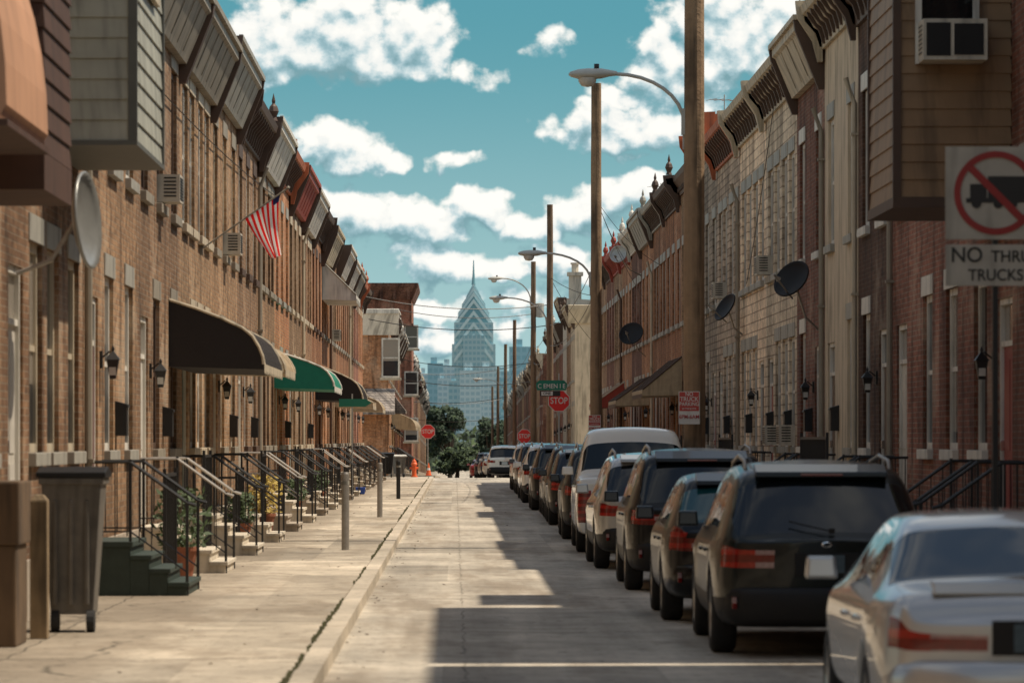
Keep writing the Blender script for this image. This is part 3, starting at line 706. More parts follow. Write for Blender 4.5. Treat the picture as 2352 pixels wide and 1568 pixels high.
b=MB(); b.lathe((0,0,0),[(.16,0),(.16,.06),(.11,.07),(.11,.55),(.15,.56),(.15,.62),(.12,.66),(.09,.76),(.04,.8),(.04,.86),(.001,.87)],14); b.tube([(-.2,0,.42),(.2,0,.42)],.055,10); b.tube([(0,-.2,.38),(0,0,.38)],.075,10)
obj('fire_hydrant',b.mesh('fire_hydrant',['orange']),None,(-1.9,121.6*K,.126),0,'orange fire hydrant on the corner pavement','fire hydrant')
b=MB(); b.box(-.18,.18,-.18,.18,0,.03); b.lathe((0,0,.03),[(.14,0),(.09,.25)],12); b.lathe((0,0,.03),[(.09,.25),(.07,.36)],12,1); b.lathe((0,0,.03),[(.07,.36),(.02,.62),(.001,.62)],12)
obj('traffic_cone',b.mesh('traffic_cone',['orange','sign_white']),None,(-1.35,196.5,.03),0,'orange traffic cone near the kerb corner','traffic cone')
b=MB(); b.frus(-.16,.16,-.15,.15,0,.22,-.03,0); obj('storage_tub',b.mesh('storage_tub',['bluetarp'],bevel=.02),None,(-3.0,83*K,.13),0,'blue plastic tub beside front steps','tub')
# ---------------------------------------------------------------- signs
def octagon(r): return [(r*math.cos(math.pi/8+i*math.pi/4)/math.cos(math.pi/8),r*math.sin(math.pi/8+i*math.pi/4)/math.cos(math.pi/8)) for i in range(8)]
def stop(x,y,zc,w,label):
    z0=prof(y)+.126
    t=thing('stop_sign',label,'stop sign',(x,y,z0),0,'stop signs at the corners')
    b=MB(); b.box(-.03,.03,0,.05,0,zc-z0+w*.45); obj('post',b.mesh('post',['alu']),t)
    b=MB(); z=zc-z0
    b.prism([(a,z+c) for a,c in octagon(w/2)],-.012,-.004,mi=1); b.prism([(a,z+c) for a,c in octagon(w/2*.93)],-.017,-.013,mi=0)
    obj('sign_face',b.mesh('sign_face',['sign_red','sign_white'],fix=True),t)
    obj('lettering',textmesh('STOP',w*.42,'sign_white',sx=.8),t,(0,-.02,z))
    return t
s=stop(4.18,105*K,3.42,.86,'red octagonal stop sign under a green street name sign')
obj('post_extension',MB().box(-.02,.02,.055,.09,1.2,4.4).mesh('post_extension',['alu']),s)
b=MB(); b.prism([(-.62,4.0),(-.58,3.84),(.58,3.84),(.62,4.0),(.62,4.12),(.5,4.24),(-.5,4.24),(-.62,4.12)],-.03,-.018,mi=0); sg=obj('street_name_plate',b.mesh('street_name_plate',['sign_green'],fix=True),s,(-.3,0,-.12))
obj('lettering',textmesh('C EMEN I E',.25,'sign_white',sx=.92),sg,(0,-.033,4.0))
b=MB(); b.box(-.4,.4,-.03,-.018,3.6,3.82,0); b.box(-.36,.1,-.034,-.031,3.63,3.79,1); sg=obj('one_way_plate',b.mesh('one_way_plate',['sign_black','sign_white']),s,(-.35,0,-.12))
obj('lettering',textmesh('ONE',.15,'sign_black'),sg,(-.13,-.038,3.71))
stop(-1.46,141*K,2.3,.76,'red stop sign on a post at the far corner')
stop(3.75,141*K,2.05,.76,'red stop sign behind parked cars at the far corner')
stop(4.1,250*K,.2,.8,'distant red stop sign between utility poles')
t=thing('no_trucks_sign','white road sign with red slashed circle over black truck','road sign',(4.2,20.3*K,.126))
obj('post',MB().box(-.022,.022,0.0,.04,0,4.0).mesh('post',['iron']),t)
pn=obj('sign_panel',MB().box(-.39,.39,-.012,-.004,3.28,4.0).mesh('sign_panel',['sign_dull'],bevel=.003),t)
def ring(b,cx,cz,r0,r1,y,n=48,mi=0):
    v=[];f=[]
    for i in range(n):
        a=2*math.pi*i/n; v+=[(cx+r0*math.cos(a),y,cz+r0*math.sin(a)),(cx+r1*math.cos(a),y,cz+r1*math.sin(a))]
    for i in range(n): f.append((2*i,2*i+1,(2*i+3)%(2*n),(2*i+2)%(2*n)))
    b.add(v,f,mi)
b=MB(); ring(b,0,3.64,.275,.325,-.022)
b.add([(-.2-.02,-.0225,3.64+.2-.02),(-.2+.02,-.0225,3.64+.2+.02),(.2+.02,-.0225,3.64-.2+.02),(.2-.02,-.0225,3.64-.2-.02)],[(0,1,2,3)])
obj('prohibition_ring',b.mesh('prohibition_ring',['sign_ring']),pn)
b=MB(); y0,y1=-.018,-.014
b.box(-.06,.23,y0,y1,3.60,3.77); b.box(-.20,-.07,y0,y1,3.60,3.71); b.box(-.23,.23,y0,y1,3.565,3.60)
for x in(-.15,.02,.13): b.prism([(x+.04*math.cos(a*.52),3.56+.04*math.sin(a*.52)) for a in range(12)],y0-.001,y1+.001)
obj('truck_symbol',b.mesh('truck_symbol',['sign_black'],fix=True),pn)
pn=obj('sign_panel',MB().box(-.39,.39,-.012,-.004,2.92,3.24).mesh('sign_panel',['sign_dull'],bevel=.003),t)
obj('lettering',textmesh('NO',.165,'sign_black',sx=.95),pn,(-.225,-.016,3.155)); obj('lettering',textmesh('THRU',.125,'sign_black',sx=.95),pn,(.12,-.016,3.145)); obj('lettering',textmesh('TRUCKS',.125,'sign_black',sx=.92),pn,(-.0,-.016,3.0))
def nopark(x,y,zt,w,h):
    t=thing('no_truck_parking_sign','faded red and white parking sign on a pole','road sign',(x,y,zt-h),0,'no truck parking signs on poles')
    b=MB(); b.box(-w/2,w/2,-.012,-.0,0,h,0); b.box(-w/2+.012,w/2-.012,-.015,-.0125,h*.40,h-.012,1)
    pn=obj('sign_panel',b.mesh('sign_panel',['sign_white','sign_brick']),t)
    for s_,z,sz,m in(('NO',.91,.085,'sign_white'),('TRUCK',.76,.095,'sign_white'),('PARKING',.61,.08,'sign_white'),('6PM-6AM',.22,.085,'sign_brick'),('IN THIS BLOCK',.47,.035,'sign_white')):
        obj('lettering',textmesh(s_,w*sz*3.1,m,sx=.9),pn,(0,-.018,h*z))
nopark(4.0,44.62*K,2.68,.36,.56)
nopark(4.1,76.7*K,2.58,.36,.5)
t=thing('street_name_sign','green street name sign with arrow on a short post','street sign',(-2.95,75*K,0.126))
obj('post',MB().box(-.02,.02,0,.04,0,3.05).mesh('post',['alu']),t)
b=MB(); b.prism([(-.38,2.68),(.38,2.68),(.56,2.79),(.38,2.9),(-.38,2.9)],-.03,-.018); obj('plate',b.mesh('plate',['sign_green'],fix=True),t)
# ---------------------------------------------------------------- poles + lamps
def pole(x,y,top,r,m,lamp=None,label='tall weathered wooden utility pole'):
    z0=prof(y)
    t=thing('utility_pole',label,'utility pole',(x,y,z0),0,'utility poles along the street')
    b=MB(); n=10; b.tube([(R.uniform(-.008,.008),0,(top-z0)*i/n) for i in range(n+1)],[r*1.08-(r*.22)*i/n for i in range(n+1)],14)
    obj('shaft',b.mesh('shaft',[m]),t)
    if lamp:
        za,zl,L=lamp
        t2=thing('street_lamp','grey cobra-head street lamp on a curved arm fixed to a pole','street lamp',(x-r,y,za),0,'street lamps on poles')
        b=MB(); h=zl-za
        pts=[(0,0,0)]+[(-L*(1-math.cos(a*math.pi/16)),0,h*math.sin(a*math.pi/16)) for a in range(1,9)]
        b.tube(pts,.032,8); b.box(-.04,.02,-.06,.06,-.2,.25); b.tube([(0,0,-.45),(0,0,.1)],.02,6)
        obj('arm',b.mesh('arm',['lamp_grey']),t2)
        b=MB(); px=-L
        sec=[(.05,.05,.04,.0),(-.08,.09,.06,0),(-.22,.15,.09,-.01),(-.45,.19,.10,-.02),(-.62,.16,.085,-.02),(-.74,.09,.05,-.015),(-.78,.02,.02,-.01)]
        v=[];f=[];n=14
        for sx,ry,rz_,dz in sec:
            for k in range(n):
                a=2*math.pi*k/n; v.append((px+sx,ry*math.cos(a),h+dz+rz_*math.sin(a)*(1.15 if math.sin(a)>0 else .8)))
        for i in range(len(sec)-1):
            for k in range(n): f.append((i*n+k,i*n+(k+1)%n,(i+1)*n+(k+1)%n,(i+1)*n+k))
        b.add(v,f); b.tube([(px-.3,0,h+.07),(px-.3,0,h+.17)],.045,8,1)
        obj('lamp_head',b.mesh('lamp_head',['lamp_grey','iron'],fix=True,smooth=True),t2)
        b=MB(); b.lathe((px-.46,0,h-.07),[(.16,0),(.15,-.07),(.10,-.14),(.001,-.16)],12); obj('lens',b.mesh('lens',['lens'],smooth=True),t2)
    return t
pole(4.12,45*K,15.0,.18,'wood',(7.3,8.15,1.20))
pole(4.16,77*K,12.35,.17,'wood',(6.55,7.35,1.35),'tall pale wooden utility pole with cut top')
pole(4.18,115*K,12.2,.15,'wood_d',(7.0,8.1,1.75))
pole(4.2,140*K,11.4,.15,'wood_d',(9.3,10.5,1.5))
pole(4.15,182*K,10.2,.14,'wood_d'); pole(4.2,217*K,9.8,.15,'wood_d',(6.0,6.9,1.8)); pole(4.2,255*K,9,.15,'wood_d'); pole(4.3,300*K,8,.15,'wood_d')
b=MB(); b.lathe((0,0,0),[(.001,0),(.22,.03),(.22,.75),(.001,.8)],12); b.box(-.05,.05,-.3,-.2,.2,.6)
obj('pole_transformer',b.mesh('pole_transformer',['lamp_grey']),None,(4.55,140*K,8.4),0,'grey cylindrical transformer fixed to a pole','transformer')
def cable(a,c,sag,r=.014):
    a=Vector(a); c=Vector(c); n=14
    pts=[(a+(c-a)*(i/n))-Vector((0,0,sag*4*(i/n)*(1-i/n))) for i in range(n+1)]
    b=MB(); b.tube([p-a for p in pts],r,4); obj('utility_cable',b.mesh('utility_cable',['iron']),None,a,0,'thin black overhead utility cable sagging over the street','cable','overhead cables')
P_=[(4.15,45),(4.18,77),(4.18,115),(4.2,140),(4.15,182),(4.2,217),(4.2,255)]
for (xa,ya),(xb,yb) in zip(P_[:-1],P_[1:]):
    if ya>70:
        for k in range(2): cable((xa,ya*K,7.2-k*.9),(xb,yb*K,6.9-k*.9),.5,.012)
for y,za,yl,zl in((115,7.8,112,8.0),(115,6.9,118,7.3),(140,8.6,136,8.7),(140,6.0,142,6.3),(140,5.0,150,5.4),(182,7,180,6.5),(182,5.0,185,4.6),(182,3.6,190,3.4),(217,5.3,214,5),(217,3,220,3)):
    cable((4.2,y*K,za),(-3.9 if y<130 else -3.3,yl*K,zl),.35,.018)
cable((6.2,50*K,9.0),(6.25,56*K,5.2),.2,.009)
for yw,zw in((80,7.2),(86,6.4),(92,7.8)): cable((4.18,77*K,8.9),(6.3,yw*K,zw),.25,.009)
for yw,zw in((118,6.2),(112,8)): cable((4.18,115*K,9),(6.3,yw*K,zw),.2,.014)
cable((-4.05,23*K,6.6),(-4.05,60*K,7.4),.25,.012)
for x,y,h in((6.6,64*K,1.3),(6.7,85*K,1.2),(6.6,50*K,1.5)):
    b=MB(); b.tube([(0,0,-.1),(0,0,h)],.014,6); b.tube([(-.4,0,h*.9),(.5,0,h*.9)],.009,5)
    for k in range(5): b.tube([(-.35+k*.2,-.3+k*.03,h*.9),(-.35+k*.2,.3-k*.03,h*.9)],.006,4)
    obj('roof_aerial',b.mesh('roof_aerial',['iron_l']),None,(x,y,9.0),.4,'thin metal television aerial on a house roof','aerial','rooftop aerials')
# ---------------------------------------------------------------- flag
t=thing('flag','red and white striped flag hanging from slanted pole','flag',(-4.1,42*K,4.9),0)
tip=Vector((1.42,0,1.0)); b=MB(); b.tube([(0,0,0),tip],.014,8); b.lathe(tip,[(.001,-.04),(.035,0),(.001,.04)],8); b.box(0,.05,-.05,.05,-.08,.08)
obj('flag_pole',b.mesh('flag_pole',['trim_taupe']),t)
d=tip.normalized(); b=MB(); NA,NB=26,24; hoist=.68; fly=.95
vs=[]
for j in range(NB+1):
    for i in range(NA+1):
        a=i/NA; bb=j/NB
        p=tip*.90-d*hoist*a*(1-.35*bb)
        p=p+Vector((.20*bb*a+.02*bb-.03*math.sin(bb*3),.05*math.sin(a*9+bb*2)*bb+.10*bb,-fly*bb*(1-.22*a*a)))
        p.x+=.025*math.sin(a*13)*bb
        vs.append(p)
fs=[];mi=[]
for j in range(NB):
    for i in range(NA):
        fs.append((j*(NA+1)+i,j*(NA+1)+i+1,(j+1)*(NA+1)+i+1,(j+1)*(NA+1)+i))
        mi.append(2 if(i<5 and j<3) else (0 if (i//2)%2==0 else 1))
b.v=[tuple(p) for p in vs]; b.f=fs; b.mi=mi
M['f_red']=mat('flag_red',(.95,.012,.010),.8,var=.06); M['f_white']=mat('flag_white',(.95,.92,.86),.8,var=.05); M['f_blue']=mat('flag_blue',(.015,.02,.09),.8,var=.1)
for k in('f_red','f_white','f_blue'):
    m=M[k]; nt=m.node_tree; bs=nt.nodes['Principled BSDF']; tr=nt.nodes.new('ShaderNodeBsdfTranslucent'); mx=nt.nodes.new('ShaderNodeMixShader'); mx.inputs[0].default_value=.4
    nt.links.new(bs.inputs['Base Color'].links[0].from_socket,tr.inputs['Color']); nt.links.new(bs.outputs[0],mx.inputs[1]); nt.links.new(tr.outputs[0],mx.inputs[2]); nt.links.new(mx.outputs[0],nt.nodes['Material Output'].inputs[0])
obj('flag_cloth',b.mesh('flag_cloth',['f_red','f_white','f_blue'],smooth=True),t)
# ---------------------------------------------------------------- cars
def paint(name,c,metal=.4,coat=1.0,spec=.5): return mat(name,c,.3,metal=metal,var=.08,scale=1.5,coat=coat,spec=spec)
PA={'champagne':paint('silver_paint',(.44,.44,.43),.5),'green':paint('dark_green_paint',(.007,.010,.009),0,.35,.2),'black':paint('black_paint',(.004,.004,.005),0,.35,.2),
 'grey':paint('grey_paint',(.36,.35,.33),.5),'white':paint('white_paint',(.74,.70,.62),0),'red':paint('red_paint',(.3,.02,.015),.2),'blue':paint('blue_paint',(.012,.025,.06),0,.5,.3),'darkgrey':paint('charcoal_paint',(.02,.02,.022),0,.5,.3)}
def ip(T,y):
    if y<=T[0][0]: return T[0][1]
    for (a,b),(c,d) in zip(T[:-1],T[1:]):
        if y<=c: return b+(d-b)*(y-a)/(c-a)
    return T[-1][1]
KIND={
 'wagon':dict(L=4.8,W=1.90,T=[(0,.98),(.05,1.03),(.50,1.50),(.60,1.575),(.74,1.61),(1.5,1.665),(2.5,1.65),(2.95,1.58),(3.75,1.08),(4.45,.95),(4.72,.78),(4.8,.62)],B=[(0,1.03),(3.6,.98),(4.8,.9)],rg=(.05,.50),ws=(2.95,3.75),sg=[(.80,1.35),(1.40,2.12),(2.20,3.05)],rails=True,fr=.56,tw=.76,z4=.79),
 'suv':dict(L=4.6,W=1.88,T=[(0,1.0),(.05,1.07),(.38,1.55),(.47,1.65),(.62,1.69),(1.4,1.74),(2.5,1.72),(2.9,1.64),(3.6,1.14),(4.3,1.03),(4.52,.85),(4.6,.66)],B=[(0,1.07),(3.6,1.03),(4.6,.95)],rg=(.05,.38),ws=(2.9,3.6),sg=[(.66,1.2),(1.26,2.0),(2.08,2.95)],rails=True,fr=.66,tw=.77,z4=.87),
 'sedan':dict(L=4.7,W=1.79,T=[(0,.84),(.04,.95),(.12,1.0),(.66,1.045),(1.36,1.33),(1.5,1.38),(1.75,1.42),(2.5,1.43),(2.8,1.38),(3.5,1.0),(4.3,.86),(4.62,.72),(4.7,.58)],B=[(0,.96),(3.6,.92),(4.7,.84)],rg=(.66,1.36),ws=(2.8,3.5),sg=[(1.3,2.0),(2.08,2.95)],rails=False,fr=.32,tw=.70,z4=.72),
 'hatch':dict(L=4.1,W=1.76,T=[(0,.92),(.04,.99),(.42,1.36),(.52,1.45),(.68,1.485),(1.2,1.52),(2.1,1.50),(2.5,1.43),(3.2,1.02),(3.8,.9),(4.03,.75),(4.1,.6)],B=[(0,.98),(3.1,.94),(4.1,.86)],rg=(.04,.42),ws=(2.5,3.2),sg=[(.70,1.1),(1.15,1.8),(1.88,2.65)],rails=False,fr=.72,tw=.74,z4=.76),
 'pickup':dict(L=5.7,W=1.98,T=[(0,1.13),(.04,1.22),(1.9,1.23),(2.0,1.25),(2.16,1.88),(2.26,2.01),(2.5,2.06),(3.4,2.04),(3.65,1.96),(4.3,1.36),(5.2,1.22),(5.6,1.0),(5.7,.75)],B=[(0,1.21),(4.2,1.19),(5.7,1.05)],rg=(2.0,2.16),ws=(3.65,4.3),sg=[(2.35,2.85),(2.93,3.8)],rails=False,fr=.86,tw=.80,z4=.72),
}
def body_geo(kind):
    P=KIND[kind]; L,W,T,B=P['L'],P['W'],P['T'],P['B']; Hr=max(z for _,z in T)
    yr=.95 if kind!='pickup' else 1.15; yf=L-.88; ra=.41 if kind in('suv','wagon','pickup') else .37; rw=ra-.05
    Wd=[(0,.80),(.04,.875),(.14,.945),(.32,.98),(.7,1.0),(L-1.0,1.0),(L-.45,.95),(L-.12,.80),(L,.66)]
    if kind=='pickup': Wd=[(0,.955),(.04,.985),(.14,1.0)]+Wd[5:]
    ys={0,.018,L,L-.03}|{a for a,_ in T}|{a for a,_ in Wd}
    for g in P['sg']: ys|={g[0],g[1]}
    arch=set()
    for c in(yr,yf): arch|={c+s*k*ra for s in(-1,1) for k in(1.06,.98,.85,.6,.3)}|{c}
    ys={y for y in ys if all(abs(y-a)>.025 for a in arch)}|arch
    ys=sorted(ys); o=[ys[0]]
    for y in ys[1:]:
        if y-o[-1]>.012: o.append(y)
    ys=o; V=[];Fc=[];Mi=[]
    def sec(y):
        top=ip(T,y); bl=min(ip(B,y),top); w=ip(Wd,y)*W/2; h=top-bl; t=max(0,min(1,h/(Hr-bl)))
        z0=.24 if .3<y<L-.3 else .30; zl=z0
        for c in(yr,yf):
            dy=abs(y-c)
            if dy<ra: zl=max(zl,rw+math.sqrt(ra*ra-dy*dy))
        z5=bl-.05; z3=max(.50,zl+.03); z4=max(P['z4'],zl+.07); z4=min(z4,z5-.04); z3=min(z3,z4-.05); zl=min(zl,z3-.02)
        lp=lambda a,b:a+(b-a)*t
        tw=P['tw']
        return [(0,zl),(.62*w,zl),(.965*w,zl+.004),(.995*w,z3),(1.0*w,z4),(.98*w,z5),(.945*w,bl),(lp(.90,tw)*w,bl+.84*h+.006),(lp(.80,tw-.08)*w,bl+.95*h+.012),(lp(.5,tw-.35)*w,top+lp(.028,.0)),(0,top+lp(.038,.022))]
    rings=[]
    for y in ys:
        s=sec(y); idx=[]
        for x,z in s+[(-x,z) for x,z in s[9:0:-1]]: idx.append(len(V)); V.append((x,y,z))
        rings.append(idx)
    sgm,sgM=P['sg'][0][0],P['sg'][-1][1]
    for r in range(len(ys)-1):
        ym=(ys[r]+ys[r+1])/2
        for j in range(20):
            k=j if j<10 else 19-j; side=0 if j<10 else 1; m=0
            if k==0: m=1
            if k==2 and kind in('wagon','suv'): m=1
            if k==6:
                if sgm<ym<sgM: m=6
                for gi,g in enumerate(P['sg']):
                    if g[0]-.001<ym<g[1]+.001: m=10+gi*2+side
            if k in(7,8,9):
                if P['rg'][0]-.001<ym<P['rg'][1]+.001: m=2
                elif P['ws'][0]-.001<ym<P['ws'][1]+.001: m=3
            if k==4 and ym<(.20 if kind not in('sedan','pickup') else .10): m=4+side
            if k==5 and kind=='hatch' and ym<.14: m=4+side
            if k==3 and kind=='pickup' and ym<.1: m=4+side
            a,b2=rings[r],rings[r+1]; Fc.append((a[j],b2[j],b2[(j+1)%20],a[(j+1)%20])); Mi.append(m)
    for ring_,rear in((rings[0],True),(rings[-1],False)):
        f0=P['fr']; fr=[1,f0,f0*.5,0,-f0*.5,-f0,-1]; rows=[]
        bul=.07 if kind!='pickup' else .01
        for i in range(1,10):
            R_=ring_[i]; L_=ring_[20-i]; row=[R_]
            for f_ in fr[1:-1]:
                p=V[R_]; row.append(len(V)); V.append((p[0]*f_,p[1]-(bul if rear else -.05)*(1-f_*f_),p[2]))
            row.append(L_); rows.append(row)
        for i in range(8):
            for c_ in range(6):
                m=0
                if rear and (i+1==4 or (i+1==3 and kind=='pickup')) and c_ in(0,5): m=4 if c_==0 else 5
                q=(rows[i][c_],rows[i][c_+1],rows[i+1][c_+1],rows[i+1][c_])
                Fc.append(q if rear else q[::-1]); Mi.append(m)
        Fc.append(tuple(rows[8])+(ring_[10],)); Mi.append(0)
    me=bpy.data.meshes.new('tmp'); me.from_pydata(V,[],Fc)
    for i in range(20): me.materials.append(None)
    me.polygons.foreach_set('material_index',Mi)
    bm=bmesh.new(); bm.from_mesh(me); bmesh.ops.recalc_face_normals(bm,faces=bm.faces); bm.to_mesh(me); bm.free()
    ob=bpy.data.objects.new('tmp',me); COL.objects.link(ob); md=ob.modifiers.new('s','SUBSURF'); md.levels=2; md.render_levels=2
    bpy.context.view_layer.update()
    ev=bpy.data.meshes.new_from_object(ob.evaluated_get(bpy.context.evaluated_depsgraph_get()))
    bpy.data.objects.remove(ob)
    groups={}
    for p in ev.polygons: groups.setdefault(p.material_index,[]).append(tuple(p.vertices))
    co=[tuple(v.co) for v in ev.vertices]; out={}
    for k,fs in groups.items():
        mp={}; vs=[]; ff=[]
        for f_ in fs:
            q=[]
            for i in f_:
                if i not in mp: mp[i]=len(vs); vs.append(co[i])
                q.append(mp[i])
            ff.append(q)
        out[k]=(vs,ff)
    return out,yr,yf,rw
GEO={}
def gmesh(key,name,geo,m):
    k=('car',key,name,str(m))
    if k in cache: return cache[k]
    me=bpy.data.meshes.new(name); me.from_pydata(geo[0],[],geo[1]); me.materials.append(M[m] if isinstance(m,str) else m)
    me.polygons.foreach_set('use_smooth',[True]*len(me.polygons)); cache[k]=me; return me
def wheel_m(r,w=.22):
    b=MB(); M3=Matrix.Rotation(math.pi/2,3,'Y')
    b.lathe((0,0,0),[(r*.66,-w/2),(r*.9,-w/2),(r*.98,-w/2+.02),(r,-w/2+.05),(r,w/2-.05),(r*.98,w/2-.02),(r*.9,w/2),(r*.66,w/2)],28,0,M3)
    return b.mesh('tyre',['rubber'],smooth=True)
def rim_m(r,w=.2):
    b=MB()
    for s in(-1,1):
        M3=Matrix.Rotation(math.pi/2*s,3,'Y')
        b.lathe((0,0,0),[(r*.68,w/2),(r*.66,w/2+.005),(r*.6,w/2-.02),(r*.6,w/2-.08),(.001,w/2-.09)],24,0,M3)
        for k in range(5):
            a=k*2*math.pi/5; c,sn=math.cos(a),math.sin(a)
            def T_(x,u,v): return (s*x,u*c-v*sn,u*sn+v*c)
            vv=[T_(x,u,v) for x in(w/2-.06,w/2-.005) for u,v in((.03,-.035),(r*.63,-.025),(r*.63,.025),(.03,.035))]
            b.add(vv,[(4,5,6,7),(0,1,5,4),(1,2,6,5),(2,3,7,6),(3,0,4,7)])
        b.lathe((0,0,0),[(.06,w/2-.06),(.055,w/2),(.001,w/2+.003)],12,0,M3)
    return b.mesh('rim',['rim'])
def car(kind,x,y,col,label,plate='plate',glass='carglass',yaw=None):
    if kind not in GEO: GEO[kind]=body_geo(kind)
    g,yr,yf,rw=GEO[kind]; P=KIND[kind]; L,W=P['L'],P['W']; key=kind+col
    t=thing('parked_car' if kind!='pickup' else 'pickup_truck',label,'car' if kind!='pickup' else 'pickup truck',(x,y,prof(y+2)),R.uniform(-.010,.010) if yaw is None else yaw,'cars parked along the kerb')
    if y>CR: t.rotation_euler[0]=-.011
    obj('body',gmesh(key,'body',g[0],PA[col]),t); obj('underbody',gmesh(kind,'underbody',g[1],'black'),t)
    obj('pillar_trim',gmesh(kind,'pillar_trim',g[6],'gloss'),t) if 6 in g else None
    obj('rear_window',gmesh(kind,'rear_window',g[2],glass),t); obj('windscreen',gmesh(kind,'windscreen',g[3],'carglass'),t)
    for k in(4,5):
        if k in g: obj('tail_light',gmesh(kind,'tail_light%d'%k,g[k],'tail'),t)
    for k in g:
        if k>=10: obj('side_window',gmesh(kind,'side_window%d'%k,g[k],glass),t)
    tw=W/2-.125
    zm={'sedan':.98,'hatch':1.0,'pickup':1.25}.get(kind,1.05)
    for sx in(-1,1):
        for yy in(yr,yf):
            wh=obj('wheel',cm(('tyre',rw),lambda:wheel_m(rw)),t,(sx*tw,yy,rw)); obj('rim',cm(('rim',rw),lambda:rim_m(rw)),wh)
        obj('wing_mirror',cm(('mir',col),lambda:MB().frus(-.10,.10,-.05,.05,0,.14,0,-.012).mesh('wing_mirror',[PA[col]],bevel=.02)),t,(sx*(W/2+.07),P['ws'][0]+.35,zm))
        for gi,gg in enumerate(P['sg'][-2:]):
            obj('door_handle',cm(('dh',col),lambda:MB().box(-.018,.018,-.09,.09,-.015,.015).mesh('door_handle',[PA[col]],bevel=.008)),t,(sx*(W/2-.004),gg[0]+.18,ip(P['B'],gg[0])-.13))
    bc={'wagon':'black','suv':'black'}.get(kind)
    def bump_m():
        b=MB(); hw=W/2*.93; pr=[(-hw,.38),(-hw*.985,.16),(-hw*.92,.02),(-hw*.76,-.07),(-hw*.4,-.12),(0,-.135),(hw*.4,-.12),(hw*.76,-.07),(hw*.92,.02),(hw*.985,.16),(hw,.38)]
        n=len(pr); lv=[(.28,.93),(.34,.99),(.46,1.01),(.54,1.01),(.585,.985),(.60,.95)]
        if kind=='sedan': lv=[(.22,.92),(.30,.99),(.42,1.02),(.54,1.03),(.61,1.01),(.645,.95)]
        if kind=='pickup': lv=[(.42,.97),(.46,1.0),(.62,1.0),(.66,.97)]
        v=[(px*s,py*(s if py<0 else 1)+(1-s)*.3,z) for z,s in lv for px,py in pr]
        f=[(i*n+k,i*n+k+1,(i+1)*n+k+1,(i+1)*n+k) for i in range(len(lv)-1) for k in range(n-1)]
        f.append(tuple(range(n))); f.append(tuple((len(lv)-1)*n+k for k in range(n-1,-1,-1)))
        b.add(v,f); return b.mesh('bumper',['black' if bc else ('chrome' if kind=='pickup' else PA[col])],fix=True,smooth=True)
    obj('bumper',cm(('bu',kind,col),bump_m),t)
    zp={'wagon':.80,'suv':.80,'sedan':.77,'hatch':.74,'pickup':.54}[kind]
    yp={'pickup':-.15}.get(kind,-.075)
    obj('plate_recess',cm('prc',lambda:MB().box(-.27,.27,0,.015,-.095,.095).mesh('plate_recess',['black'],bevel=.005)),t,(0,yp,zp))
    obj('licence_plate',cm(('pl_',plate),lambda:MB().box(-.152,.152,-.006,.006,-.076,.076).mesh('licence_plate',[plate],bevel=.003)),t,(0,yp-.008,zp))
    if kind in('wagon','suv','hatch'):
        ypos=P['rg'][0]
        obj('rear_wiper',cm('wip',lambda:MB().tube([(0,0,0),(-.22,.045,.05),(-.36,.08,.085)],.007,5).box(-.025,.025,-.01,.02,-.02,.025).mesh('rear_wiper',['black'])),t,(.05,ypos-.045,ip(P['T'],ypos)+.045))
        g1=P['rg'][1]; T=P['T']
        obj('spoiler',cm(('sp',kind,col),lambda:MB().prism([(g1-.06,ip(T,g1)+.03),(g1+.26,ip(T,g1+.26)-.02),(g1+.26,ip(T,g1+.26)+.03),(g1-.05,ip(T,g1)+.075)],-W*.30,W*.30,axis='x').mesh('spoiler',[PA[col]],fix=True,bevel=.01)),t)
        obj('brake_light',cm('bl',lambda:MB().box(-.18,.18,-.005,.01,-.010,.010).mesh('brake_light',['tail'])),t,(0,g1-.058,ip(T,g1)+.052))
        obj('badge',cm('em',lambda:MB().lathe((0,0,0),[(.045,0),(.045,.012),(.03,.014)],16,0,Matrix.Rotation(math.pi/2,3,'X')@Matrix.Diagonal((1,.55,1))).mesh('badge',['chrome'])),t,(0,-.066,zp+.165))
        for sx in(-1,1): obj('reflector',cm('rf',lambda:MB().box(-.02,.02,-.01,.01,-.05,.05).mesh('reflector',['tail'],bevel=.004)),t,(sx*W*.41,-.03,.47))
    if kind in('suv','hatch'):
        obj('tailgate_trim',cm('tgt',lambda:MB().box(-.34,.34,-.01,.01,-.010,.010).mesh('tailgate_trim',['chrome'],bevel=.004)),t,(0,-.07,zp+.115))
    if kind=='sedan':
        b=MB(); b.lathe((0,0,0),[(.06,0),(.075,.006),(.06,.012)],20,0,Matrix.Rotation(math.pi/2,3,'X')@Matrix.Diagonal((1,.65,1))); b.lathe((0,0,.0),[(.025,0),(.033,.006),(.025,.012)],14,0,Matrix.Rotation(math.pi/2,3,'X'))
        obj('badge',cm('em2',lambda:b.mesh('badge',['chrome'])),t,(0,-.065,.905))
        obj('boot_spoiler',cm(('bsp',col),lambda:MB().prism([(.06,1.0),(.28,1.03),(.24,1.07),(.08,1.075)],-.58,.58,axis='x').mesh('boot_spoiler',[PA[col]],fix=True,bevel=.012)),t)
    if P['rails']:
        for sx in(-1,1):
            y0_,y1_=P['sg'][0][0]+.1,P['ws'][0]-.15; xx=sx*W/2*.66; T=P['T']
            b=MB(); b.tube([(0,y0_,ip(T,y0_)-.03),(0,y0_+.12,ip(T,y0_)+.045),(0,(y0_+y1_)/2,ip(T,(y0_+y1_)/2)+.05),(0,y1_-.12,ip(T,y1_)+.045),(0,y1_,ip(T,y1_)-.03)],.018,8)
            obj('roof_rail',cm(('rr',kind),lambda:b.mesh('roof_rail',['iron_l'],smooth=True)),t,(xx,0,0))
    return t
